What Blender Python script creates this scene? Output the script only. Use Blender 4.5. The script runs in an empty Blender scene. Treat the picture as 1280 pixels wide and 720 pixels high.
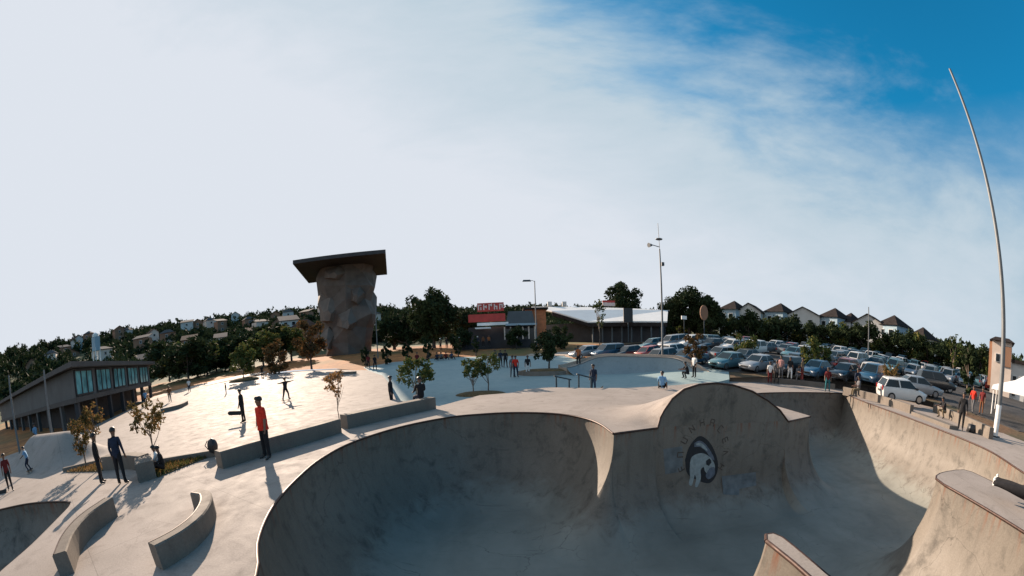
import bpy, math, random
import numpy as np
from mathutils import Vector, Matrix, noise
from mathutils.geometry import delaunay_2d_cdt

S = bpy.context.scene
COL = S.collection
R = math.radians
random.seed(7)

# ------------------------------------------------------------------ camera
# a wide fisheye lens held 2.7 m above the deck, tilted 14.5 degrees down, the frame shifted up
cam = bpy.data.cameras.new('camera')
cam_o = bpy.data.objects.new('camera', cam)
COL.objects.link(cam_o)
S.camera = cam_o
PITCH, ROLL = 0.253, -0.034
fwd = Vector((0, math.cos(PITCH), -math.sin(PITCH)))
up0 = Vector((0, math.sin(PITCH), math.cos(PITCH)))
rt0 = Vector((1, 0, 0))
rt = math.cos(ROLL) * rt0 + math.sin(ROLL) * up0
up = -math.sin(ROLL) * rt0 + math.cos(ROLL) * up0
M = Matrix((rt, up, -fwd)).transposed().to_4x4()
M.translation = (0, 0, 2.7)
cam_o.matrix_world = M
cam.type = 'PANO'
cam.panorama_type = 'FISHEYE_LENS_POLYNOMIAL'
cam.sensor_width = 36
cam.sensor_fit = 'HORIZONTAL'
cam.fisheye_fov = R(300)
cam.fisheye_polynomial_k0 = 0
cam.fisheye_polynomial_k1 = -1 / (507.4 / 1280 * 36)
cam.fisheye_polynomial_k2 = 0
cam.fisheye_polynomial_k3 = 0
cam.fisheye_polynomial_k4 = 0
cam.shift_y = 198.45 / 720
cam.clip_start = 0.05
cam.clip_end = 4000

# ------------------------------------------------------------------ sun, sky, exposure
SUN_AZ, SUN_EL = -36.0, 20.8
sun = bpy.data.lights.new('sun', 'SUN')
sun.energy = 5.0
sun.angle = R(0.6)
sun.color = (1.0, 0.80, 0.63)
sun_o = bpy.data.objects.new('sun', sun)
COL.objects.link(sun_o)
to_sun = Vector((math.sin(R(SUN_AZ)) * math.cos(R(SUN_EL)), math.cos(R(SUN_AZ)) * math.cos(R(SUN_EL)), math.sin(R(SUN_EL))))
sun_o.rotation_euler = to_sun.to_track_quat('Z', 'Y').to_euler()
sun_o.location = to_sun * 60

S.view_settings.view_transform = 'Standard'
S.view_settings.look = 'None'
S.view_settings.gamma = 1
S.view_settings.use_curve_mapping = False
S.view_settings.exposure = 1.15
S.cycles.max_bounces = 6
S.cycles.diffuse_bounces = 3

W = bpy.data.worlds.new('World')
S.world = W
W.use_nodes = True
nt = W.node_tree
nt.nodes.clear()


def N(tree, kind, **kw):
    n = tree.nodes.new(kind)
    for k, v in kw.items():
        setattr(n, k, v)
    return n


def mth(tree, op, a, b=None, c=None, clamp=False):
    n = N(tree, 'ShaderNodeMath', operation=op, use_clamp=clamp)
    for i, v in enumerate((a, b, c)):
        if v is None:
            continue
        if isinstance(v, (int, float)):
            n.inputs[i].default_value = v
        else:
            tree.links.new(v, n.inputs[i])
    return n.outputs[0]


def mixc(tree, fac, a, b, mode='MIX'):
    n = N(tree, 'ShaderNodeMix', data_type='RGBA', blend_type=mode)
    for sock, v in ((n.inputs[0], fac), (n.inputs[6], a), (n.inputs[7], b)):
        if isinstance(v, (int, float)):
            sock.default_value = v
        elif isinstance(v, tuple):
            sock.default_value = v + (1,) if len(v) == 3 else v
        else:
            tree.links.new(v, sock)
    return n.outputs[2]


def ramp(tree, v, stops, interp='LINEAR'):
    n = N(tree, 'ShaderNodeMapRange', interpolation_type='SMOOTHSTEP' if interp == 'S' else 'LINEAR')
    n.inputs[1].default_value, n.inputs[2].default_value = stops[0], stops[1]
    n.inputs[3].default_value, n.inputs[4].default_value = (stops[2], stops[3]) if len(stops) > 2 else (0, 1)
    tree.links.new(v, n.inputs[0])
    return n.outputs[0]


tc = N(nt, 'ShaderNodeTexCoord')
sky = N(nt, 'ShaderNodeTexSky', sky_type='NISHITA', sun_disc=False)
sky.sun_elevation = R(SUN_EL)
sky.sun_rotation = R(SUN_AZ)
sky.dust_density = 1.0
sky.ozone_density = 2.0
sep = N(nt, 'ShaderNodeSeparateXYZ')
nt.links.new(tc.outputs['Generated'], sep.inputs[0])
dot = N(nt, 'ShaderNodeVectorMath', operation='DOT_PRODUCT')
nt.links.new(tc.outputs['Generated'], dot.inputs[0])
dot.inputs[1].default_value = to_sun
# a thin high cloud bank drawn out on the sun's side of the sky
mp = N(nt, 'ShaderNodeMapping')
mp.inputs['Rotation'].default_value = (0.5, 0.25, 0.6)
mp.inputs['Scale'].default_value = (1.0, 1.9, 3.4)
nt.links.new(tc.outputs['Generated'], mp.inputs[0])
n1 = N(nt, 'ShaderNodeTexNoise')
n1.inputs['Scale'].default_value = 2.1
n1.inputs['Detail'].default_value = 7
n1.inputs['Roughness'].default_value = 0.58
n1.inputs['Distortion'].default_value = 0.5
nt.links.new(mp.outputs[0], n1.inputs[0])
n2 = N(nt, 'ShaderNodeTexNoise')
n2.inputs['Scale'].default_value = 6.0
n2.inputs['Detail'].default_value = 8
n2.inputs['Roughness'].default_value = 0.6
nt.links.new(mp.outputs[0], n2.inputs[0])
pl_dot = N(nt, 'ShaderNodeVectorMath', operation='DOT_PRODUCT')      # the bank ends along a slanting front ...
nt.links.new(tc.outputs['Generated'], pl_dot.inputs[0])
pl_dot.inputs[1].default_value = (0.4805, 0.0278, 0.8766)
away = ramp(nt, dot.outputs['Value'], (-0.12, -0.60, 0.0, 0.55), 'S')   # ... and is thinned away from the sun, out of view, to deepen bowl shade
edge = mth(nt, 'ADD', mth(nt, 'SUBTRACT', pl_dot.outputs['Value'], 0.735), away)
wisp = mth(nt, 'MULTIPLY_ADD', n1.outputs[0], 0.30, -0.15)
wisp2 = mth(nt, 'MULTIPLY_ADD', n2.outputs[0], 0.16, -0.08)
e2 = mth(nt, 'ADD', mth(nt, 'ADD', edge, wisp), wisp2)
clear = ramp(nt, e2, (-0.13, 0.13), 'S')          # 0 in the cloud bank, 1 in clear sky
thick = ramp(nt, e2, (-0.42, -0.04))            # 0 deep in the glare, 1 at the thin edge
CLOUD = (6.6, 7.0, 7.65)
THIN = (4.4, 5.5, 6.3)
cloudc = mixc(nt, thick, CLOUD, THIN)
blue = mixc(nt, 1.0, sky.outputs[0], (0.12, 1.42, 1.74), 'MULTIPLY')
hz = ramp(nt, sep.outputs[2], (0.0, 0.52, 0.95, 0.0))
blue = mixc(nt, hz, blue, (4.5, 4.5, 4.6))
skyc = mixc(nt, clear, cloudc, blue)
bg = N(nt, 'ShaderNodeBackground')
bg.inputs['Strength'].default_value = 0.05
nt.links.new(skyc, bg.inputs['Color'])
wo = N(nt, 'ShaderNodeOutputWorld')
nt.links.new(bg.outputs[0], wo.inputs[0])


# ------------------------------------------------------------------ lie of the land (metres; z by bearing and distance)
AZ_KNOTS = [-180, -100, -75, -45, -25, -8, 3, 14, 26, 45, 60, 75, 100, 180]
R_KNOTS = [0, 25, 35, 45, 55, 65, 80, 110, 160, 230, 300, 420, 800]
G_TABLE = [
    [-.4, -.4, -.4, -.4, -.4, -.4, -.3, 0, 1, 3, 6, 9, 12],
    [-.3, -.3, -.2, -.1, .0, .2, .4, 1, 4, 12, 22, 28, 30],
    [-.3, -.3, .1, .3, .6, .9, 1.3, 2.4, 8, 23, 38, 42, 42],
    [-.3, -.3, .1, .4, .75, 1.1, 1.8, 3, 8, 21, 36, 40, 42],
    [-.6, -.6, -.1, .3, .85, 1.4, 2.4, 4, 9, 21, 35, 40, 42],
    [-.6, -.6, -.1, .4, 1.0, 1.9, 2.6, 3.5, 6, 15, 26, 34, 36],
    [-.6, -.6, -.1, .4, 1.0, 1.9, 2.5, 3.2, 5, 15, 26, 33, 35],
    [-.6, -.6, .0, .6, 1.4, 2.1, 2.6, 3.4, 5, 14, 24, 31, 33],
    [-.6, -.5, .5, 1.4, 2.4, 2.8, 3.4, 5, 9, 14, 19, 25, 28],
    [-.3, -.2, .5, 1.2, 1.9, 2.4, 3.0, 5, 9, 13, 17, 22, 26],
    [-.3, -.2, .5, .9, 1.3, 1.7, 2.1, 4, 7, 11, 14, 18, 20],
    [-.3, -.2, .3, .6, .8, 1.0, 1.3, 2.6, 5, 8, 11, 14, 16],
    [-.3, -.3, .0, .2, .4, .5, .7, 1.5, 3, 5, 8, 11, 13],
    [-.4, -.4, -.4, -.4, -.4, -.4, -.3, 0, 1, 3, 6, 9, 12]]


def _seg(knots, v):
    v = min(max(v, knots[0]), knots[-1] - 1e-6)
    for i in range(len(knots) - 1):
        if v < knots[i + 1]:
            return i, (v - knots[i]) / (knots[i + 1] - knots[i])


def ground(x, y):
    r = math.hypot(x, y)
    a = math.degrees(math.atan2(x, y))
    i, t = _seg(AZ_KNOTS, a)
    j, q = _seg(R_KNOTS, r)
    t = t * t * (3 - 2 * t)
    g0 = G_TABLE[i][j] * (1 - q) + G_TABLE[i][j + 1] * q
    g1 = G_TABLE[i + 1][j] * (1 - q) + G_TABLE[i + 1][j + 1] * q
    return g0 * (1 - t) + g1 * t


def plaza_z(x, y):
    r = max(0.0, math.hypot(x, y) - 20)
    return 0.0 if x > -4 else 0.012 * r + 0.0003 * r * r



# ------------------------------------------------------------------ materials
def material(name):
    m = bpy.data.materials.new(name)
    m.use_nodes = True
    t = m.node_tree
    return m, t, t.nodes['Principled BSDF']


def plain(name, col, rough=0.6, metal=0.0, var=0.15, scale=6.0, spec=0.5, bump=0.0):
    m, t, b = material(name)
    co = N(t, 'ShaderNodeTexCoord')
    nz = N(t, 'ShaderNodeTexNoise')
    nz.inputs['Scale'].default_value = scale
    nz.inputs['Detail'].default_value = 5
    t.links.new(co.outputs['Object'], nz.inputs[0])
    lo = tuple(c * (1 - var) for c in col)
    hi = tuple(min(1, c * (1 + var)) for c in col)
    t.links.new(mixc(t, ramp(t, nz.outputs[0], (0.3, 0.7)), lo, hi), b.inputs['Base Color'])
    b.inputs['Roughness'].default_value = rough
    b.inputs['Metallic'].default_value = metal
    b.inputs['Specular IOR Level'].default_value = spec
    if bump:
        bp = N(t, 'ShaderNodeBump')
        bp.inputs['Strength'].default_value = bump
        bp.inputs['Distance'].default_value = 0.02
        t.links.new(nz.outputs[0], bp.inputs['Height'])
        t.links.new(bp.outputs[0], b.inputs['Normal'])
    return m


def concrete(name, c1, c2, stain, rough=0.6, spec=0.5, streak=0.0, rust=0.0, scuff=0.5, joints=0.0, floor_z=None, cracks=0.0):
    m, t, b = material(name)
    co = N(t, 'ShaderNodeTexCoord')
    P3 = co.outputs['Object']

    def nz(scale, detail=6, rough_=0.55, src=P3, dist=0.0):
        n = N(t, 'ShaderNodeTexNoise')
        n.inputs['Scale'].default_value = scale
        n.inputs['Detail'].default_value = detail
        n.inputs['Roughness'].default_value = rough_
        n.inputs['Distortion'].default_value = dist
        t.links.new(src, n.inputs[0])
        return n.outputs[0]
    big, mid, fine = nz(0.35, 6, .6, dist=.6), nz(1.7, 8, .65, dist=.4), nz(26, 4)
    c = mixc(t, ramp(t, big, (0.36, 0.64)), c1, c2)
    c = mixc(t, ramp(t, mid, (0.52, 0.75, 0, scuff)), c, stain)
    c = mixc(t, 1.0, c, mixc(t, ramp(t, fine, (.3, .7)), (.88, .88, .88), (1.1, 1.1, 1.1)), 'MULTIPLY')
    if joints:                                        # faint saw cuts between the pours
        br = N(t, 'ShaderNodeTexBrick')
        br.offset = 0
        br.inputs['Scale'].default_value = 1.0
        br.inputs['Brick Width'].default_value = 4.2
        br.inputs['Row Height'].default_value = 3.6
        br.inputs['Mortar Size'].default_value = 0.012
        br.inputs['Mortar Smooth'].default_value = 0.6
        mpj = N(t, 'ShaderNodeMapping')
        mpj.inputs['Rotation'].default_value = (0, 0, 0.45)
        t.links.new(P3, mpj.inputs[0])
        t.links.new(mpj.outputs[0], br.inputs[0])
        c = mixc(t, mth(t, 'MULTIPLY', br.outputs['Fac'], joints), c, tuple(v * .55 for v in c1))
    if streak or rust:
        mps = N(t, 'ShaderNodeMapping')
        mps.inputs['Scale'].default_value = (2.6, 2.6, 0.22)
        t.links.new(P3, mps.inputs[0])
        st = nz(1.6, 6, .6, mps.outputs[0])
        c = mixc(t, ramp(t, st, (0.5, 0.8, 0, streak)), c, tuple(v * .45 for v in c1))
    if floor_z is not None:                           # paler bowl floor: reflected sky and overhead light put into the colour
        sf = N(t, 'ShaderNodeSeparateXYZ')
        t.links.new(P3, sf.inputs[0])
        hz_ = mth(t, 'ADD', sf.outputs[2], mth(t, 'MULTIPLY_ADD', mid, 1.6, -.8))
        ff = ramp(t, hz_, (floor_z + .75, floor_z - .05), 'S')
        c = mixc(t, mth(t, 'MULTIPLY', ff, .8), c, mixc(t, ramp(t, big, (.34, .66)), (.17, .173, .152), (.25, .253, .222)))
    if cracks:                                        # hairline cracks and black wheel marks
        vo = N(t, 'ShaderNodeTexVoronoi', feature='DISTANCE_TO_EDGE')
        vo.inputs['Scale'].default_value = .33
        wp = N(t, 'ShaderNodeVectorMath', operation='ADD')
        wn = N(t, 'ShaderNodeTexNoise')
        wn.inputs['Scale'].default_value = 1.3
        wn.inputs['Detail'].default_value = 5
        t.links.new(P3, wn.inputs[0])
        t.links.new(P3, wp.inputs[0])
        t.links.new(wn.outputs['Color'], wp.inputs[1])
        t.links.new(wp.outputs[0], vo.inputs[0])
        ck = mth(t, 'MULTIPLY', ramp(t, vo.outputs['Distance'], (.006, .0)), ramp(t, big, (.45, .6)))
        c = mixc(t, mth(t, 'MULTIPLY', ck, cracks, clamp=True), c, tuple(v * .4 for v in c1))
        for loc, rot in (((3, 1, 0), .6), ((9, 4, 2), -1.1)):
            mpw = N(t, 'ShaderNodeMapping')
            mpw.inputs['Location'].default_value = loc
            mpw.inputs['Rotation'].default_value = (0, 0, rot)
            mpw.inputs['Scale'].default_value = (.5, 9.0, 2.2)
            t.links.new(P3, mpw.inputs[0])
            wv = nz(1.2, 3, .5, mpw.outputs[0], .8)
            c = mixc(t, ramp(t, wv, (.66, .76, 0, cracks * .6)), c, tuple(v * .42 for v in c1))
    if rust:                                          # runs of rust under the steel coping
        sx = N(t, 'ShaderNodeSeparateXYZ')
        t.links.new(P3, sx.inputs[0])
        hgt = ramp(t, sx.outputs[2], (-0.9, -0.02))
        mpr = N(t, 'ShaderNodeMapping')
        mpr.inputs['Scale'].default_value = (3.2, 3.2, 0.35)
        t.links.new(P3, mpr.inputs[0])
        rn = nz(1.9, 5, .6, mpr.outputs[0])
        rf = mth(t, 'MULTIPLY', mth(t, 'MULTIPLY', ramp(t, rn, (0.53, 0.64)), ramp(t, sx.outputs[2], (0.02, -0.01))), mth(t, 'POWER', hgt, 2.6))
        c = mixc(t, mth(t, 'MULTIPLY', rf, rust, clamp=True), c, (0.16, 0.055, 0.025))
    t.links.new(c, b.inputs['Base Color'])
    rr = ramp(t, mid, (0.3, 0.7, rough - .09, rough + .09))
    t.links.new(rr, b.inputs['Roughness'])
    b.inputs['Specular IOR Level'].default_value = spec
    bp = N(t, 'ShaderNodeBump')
    bp.inputs['Strength'].default_value = 0.25
    bp.inputs['Distance'].default_value = 0.01
    t.links.new(mth(t, 'ADD', fine, mid), bp.inputs['Height'])
    t.links.new(bp.outputs[0], b.inputs['Normal'])
    return m


def leafy(name, dark, light, warm=None, trans=0.25):
    m, t, b = material(name)
    co = N(t, 'ShaderNodeTexCoord')
    nz = N(t, 'ShaderNodeTexNoise')
    nz.inputs['Scale'].default_value = 1.4
    nz.inputs['Detail'].default_value = 4
    t.links.new(co.outputs['Object'], nz.inputs[0])
    oi = N(t, 'ShaderNodeObjectInfo')
    f = ramp(t, mth(t, 'ADD', nz.outputs[0], mth(t, 'MULTIPLY', oi.outputs['Random'], .25)), (0.45, 0.8))
    c = mixc(t, f, dark, light)
    if warm:
        wv = N(t, 'ShaderNodeTexWhiteNoise')
        geo = N(t, 'ShaderNodeNewGeometry')
        t.links.new(geo.outputs['Random Per Island'], wv.inputs['Value'] if 'Value' in wv.inputs else wv.inputs[0])
        c = mixc(t, ramp(t, geo.outputs['Random Per Island'], (0.7, 0.75)), c, warm)
    t.links.new(c, b.inputs['Base Color'])
    b.inputs['Roughness'].default_value = 0.85
    b.inputs['Specular IOR Level'].default_value = 0.08
    tr = N(t, 'ShaderNodeBsdfTranslucent')
    t.links.new(c, tr.inputs[0])
    mx = N(t, 'ShaderNodeMixShader')
    mx.inputs[0].default_value = trans
    t.links.new(b.outputs[0], mx.inputs[1])
    t.links.new(tr.outputs[0], mx.inputs[2])
    t.links.new(mx.outputs[0], t.nodes['Material Output'].inputs[0])
    return m


def two_tone(name, a, c, scale, rough=.9, lo=.42, hi=.58, third=None, spec=.3):
    m, t, b = material(name)
    co = N(t, 'ShaderNodeTexCoord')
    n = N(t, 'ShaderNodeTexNoise')
    n.inputs['Scale'].default_value = scale
    n.inputs['Detail'].default_value = 8
    n.inputs['Roughness'].default_value = .65
    t.links.new(co.outputs['Object'], n.inputs[0])
    col = mixc(t, ramp(t, n.outputs[0], (lo, hi)), a, c)
    n2_ = N(t, 'ShaderNodeTexNoise')
    n2_.inputs['Scale'].default_value = scale * 14
    n2_.inputs['Detail'].default_value = 6
    t.links.new(co.outputs['Object'], n2_.inputs[0])
    col = mixc(t, 1.0, col, mixc(t, ramp(t, n2_.outputs[0], (.3, .7)), (.6, .6, .6), (1.3, 1.3, 1.3)), 'MULTIPLY')
    if third:
        n3 = N(t, 'ShaderNodeTexNoise')
        n3.inputs['Scale'].default_value = scale * .5
        n3.inputs['Detail'].default_value = 4
        mp_ = N(t, 'ShaderNodeMapping')
        mp_.inputs['Location'].default_value = (31, 7, 3)
        t.links.new(co.outputs['Object'], mp_.inputs[0])
        t.links.new(mp_.outputs[0], n3.inputs[0])
        col = mixc(t, ramp(t, n3.outputs[0], (.5, .62)), col, third)
    t.links.new(col, b.inputs['Base Color'])
    b.inputs['Roughness'].default_value = rough
    b.inputs['Specular IOR Level'].default_value = spec
    return m


MT = {}
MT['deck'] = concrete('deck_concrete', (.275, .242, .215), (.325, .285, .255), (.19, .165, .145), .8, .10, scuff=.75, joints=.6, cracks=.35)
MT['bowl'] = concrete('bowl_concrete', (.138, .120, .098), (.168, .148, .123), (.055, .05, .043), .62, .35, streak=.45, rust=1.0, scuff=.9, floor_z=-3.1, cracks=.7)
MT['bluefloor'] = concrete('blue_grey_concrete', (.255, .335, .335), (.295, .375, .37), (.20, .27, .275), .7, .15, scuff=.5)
MT['ramp'] = concrete('ramp_concrete', (.19, .235, .25), (.23, .275, .285), (.14, .165, .17), .6, .3, scuff=.6)
MT['ledge'] = concrete('ledge_concrete', (.15, .13, .11), (.19, .165, .14), (.10, .088, .075), .8, .15, streak=.3)
MT['rust'] = plain('rusty_steel', (.055, .028, .02), .55, .3, .4, 9)
MT['steel'] = plain('galvanised_steel', (.13, .14, .145), .55, .2, .12, 4)
MT['white_steel'] = plain('white_painted_steel', (.72, .72, .70), .4, 0, .08, 4)
MT['dark_steel'] = plain('dark_painted_steel', (.035, .05, .06), .45, .2, .2, 5)
MT['asphalt'] = two_tone('asphalt', (.04, .038, .037), (.065, .06, .056), .4, .9)
MT['earth'] = two_tone('orange_earth', (.42, .165, .05), (.30, .13, .045), .07, .95, third=(.13, .11, .04))
MT['grass'] = two_tone('rough_grass', (.075, .065, .035), (.13, .075, .04), .3, .95)
MT['hillgrass'] = two_tone('hill_grass', (.05, .075, .03), (.09, .09, .04), .03, .95)
MT['path'] = concrete('path_concrete', (.38, .31, .25), (.43, .35, .28), (.33, .27, .22), .8, .3)
MT['soil'] = two_tone('bed_soil_grass', (.10, .075, .04), (.17, .11, .05), .9, .95)
MT['bark'] = plain('bark', (.16, .12, .09), .85, 0, .35, 9)
MT['bark_dark'] = plain('dark_bark', (.07, .055, .045), .9, 0, .3, 6)
MT['leaf_young'] = leafy('young_leaves', (.06, .055, .02), (.15, .11, .04), (.24, .13, .05), .3)
MT['leaf_green'] = leafy('green_leaves', (.035, .06, .02), (.08, .105, .035), (.12, .11, .03), .25)
MT['leaf_dark'] = leafy('dark_leaves', (.018, .03, .014), (.045, .06, .025), None, .15)
MT['leaf_brown'] = leafy('brownish_leaves', (.05, .035, .018), (.10, .07, .03), (.16, .08, .03), .2)
MT['leaf_rust'] = leafy('pale_dry_leaves', (.20, .11, .05), (.32, .19, .09), (.16, .10, .04), .35)
MT['skin'] = plain('skin', (.16, .085, .055), .5, 0, .08, 8)
MT['hair'] = plain('hair', (.012, .010, .009), .55, 0, .3, 20)
MT['shoe_white'] = plain('white_shoe', (.68, .66, .62), .5, 0, .08)
MT['shoe_dark'] = plain('dark_shoe', (.03, .028, .028), .5, 0, .2)
MT['grip'] = plain('grip_tape', (.018, .018, .018), .95, 0, .3, 40)
MT['wood'] = plain('maple_ply', (.34, .20, .10), .5, 0, .2, 9)
MT['rubber'] = plain('tyre_rubber', (.018, .018, .018), .85, 0, .2)
MT['urethane'] = plain('skate_wheel', (.6, .57, .5), .5, 0, .1)
MT['rim'] = plain('alloy', (.38, .39, .40), .3, .9, .1)
MT['glass'] = plain('car_glass', (.010, .016, .02), .12, 0, .1, 3, .45)
MT['headlamp'] = plain('headlamp_lens', (.55, .58, .6), .12, 0, .05, 3, .8)
MT['taillamp'] = plain('tail_lamp_lens', (.25, .015, .012), .2, 0, .1)
MT['plate'] = plain('number_plate', (.05, .05, .05), .5)
MT['black_plastic'] = plain('black_plastic', (.02, .02, .022), .5, 0, .2)
for k, c in dict(white=(.62, .62, .60), silver=(.28, .295, .31), blue=(.035, .09, .15), black=(.018, .02, .024), red=(.28, .03, .025), grey=(.14, .16, .175), teal=(.07, .16, .19)).items():
    m_ = plain('car_paint_' + k, c, .28, .15 if k in ('silver', 'grey', 'teal', 'blue') else 0, .05, 2)
    m_.node_tree.nodes['Principled BSDF'].inputs['Coat Weight'].default_value = .6
    m_.node_tree.nodes['Principled BSDF'].inputs['Coat Roughness'].default_value = .08
    MT['paint_' + k] = m_
for k, c in dict(red=(.55, .035, .02), black=(.018, .018, .02), navy=(.02, .028, .05), blue=(.16, .30, .46), white=(.66, .66, .64), brown=(.16, .07, .035), grey=(.12, .12, .125), maroon=(.13, .02, .02), denim=(.04, .06, .10), khaki=(.16, .125, .08), teal=(.03, .14, .16), orange=(.40, .13, .05), pink=(.42, .22, .2)).items():
    MT['cloth_' + k] = plain('cloth_' + k, c, .9, 0, .2, 14, .2)
MT['tower'] = plain('sprayed_rock_concrete', (.135, .112, .096), .85, 0, .16, .9, .3, .35)
MT['tower_light'] = plain('pale_rock_panel', (.165, .136, .115), .85, 0, .14, .9, .3, .35)
MT['roof_dark'] = plain('dark_metal_roof', (.035, .032, .032), .6, .1, .25, .8)
MT['pav_wall'] = plain('grey_cladding', (.075, .085, .09), .7, 0, .2, .6)
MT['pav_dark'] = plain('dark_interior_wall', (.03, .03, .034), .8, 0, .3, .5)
MT['pav_roof'] = plain('pavilion_roof', (.045, .047, .05), .7, .1, .2, .5)
MT['window_glass'] = plain('window_glass', (.13, .34, .38), .12, 0, .55, .9, .6)  # teal base colour stands in for sky reflected in the panes
MT['frame_white'] = plain('white_frame', (.55, .56, .56), .5)
MT['house_wall'] = plain('pale_render', (.50, .50, .48), .8, 0, .1, .5)
MT['house_blue'] = plain('pale_blue_render', (.30, .41, .48), .8, 0, .1, .5)
MT['house_cream'] = plain('cream_render', (.62, .52, .44), .8, 0, .12, .5)
MT['house_brown'] = plain('brown_render', (.26, .14, .085), .8, 0, .12, .5)
MT['tiles_dark'] = plain('dark_roof_tiles', (.032, .027, .026), .8, 0, .3, 1.5)
MT['tiles_brown'] = plain('brown_roof_tiles', (.085, .055, .045), .8, 0, .25, 1.5)
MT['tiles_grey'] = plain('grey_roof_sheet', (.075, .08, .085), .6, 0, .2, .8)
for k_ in ('tiles_dark', 'tiles_brown', 'tiles_grey'):
    b_ = MT[k_].node_tree.nodes['Principled BSDF']
    b_.inputs['Roughness'].default_value = .95
    b_.inputs['Specular IOR Level'].default_value = .05
MT['roof_white'] = plain('white_roof_sheet', (.72, .72, .70), .5, 0, .06, .4)
MT['sign_red'] = plain('red_sign_board', (.50, .045, .035), .5, 0, .15, 1)
MT['sign_pale'] = plain('pale_sign_lettering', (.75, .60, .55), .5, 0, .05)
MT['orange_wall'] = plain('orange_brick_wall', (.50, .17, .07), .8, 0, .2, 2)
MT['canvas'] = plain('white_tent_canvas', (.78, .78, .76), .7, 0, .05, 1)
MT['mural_dark'] = plain('mural_black_paint', (.012, .013, .016), .7, 0, .3, 8)
MT['mural_white'] = plain('mural_pale_paint', (.24, .275, .275), .7, 0, .2, 8)
MT['mural_mid'] = plain('mural_blue_grey_paint', (.10, .12, .15), .7, 0, .3, 8)
MT['mural_brown'] = plain('mural_brown_paint', (.07, .052, .04), .7, 0, .4, 10)
MT['patch_blue'] = plain('faded_blue_paint', (.115, .13, .135), .65, 0, .35, 3)


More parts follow.
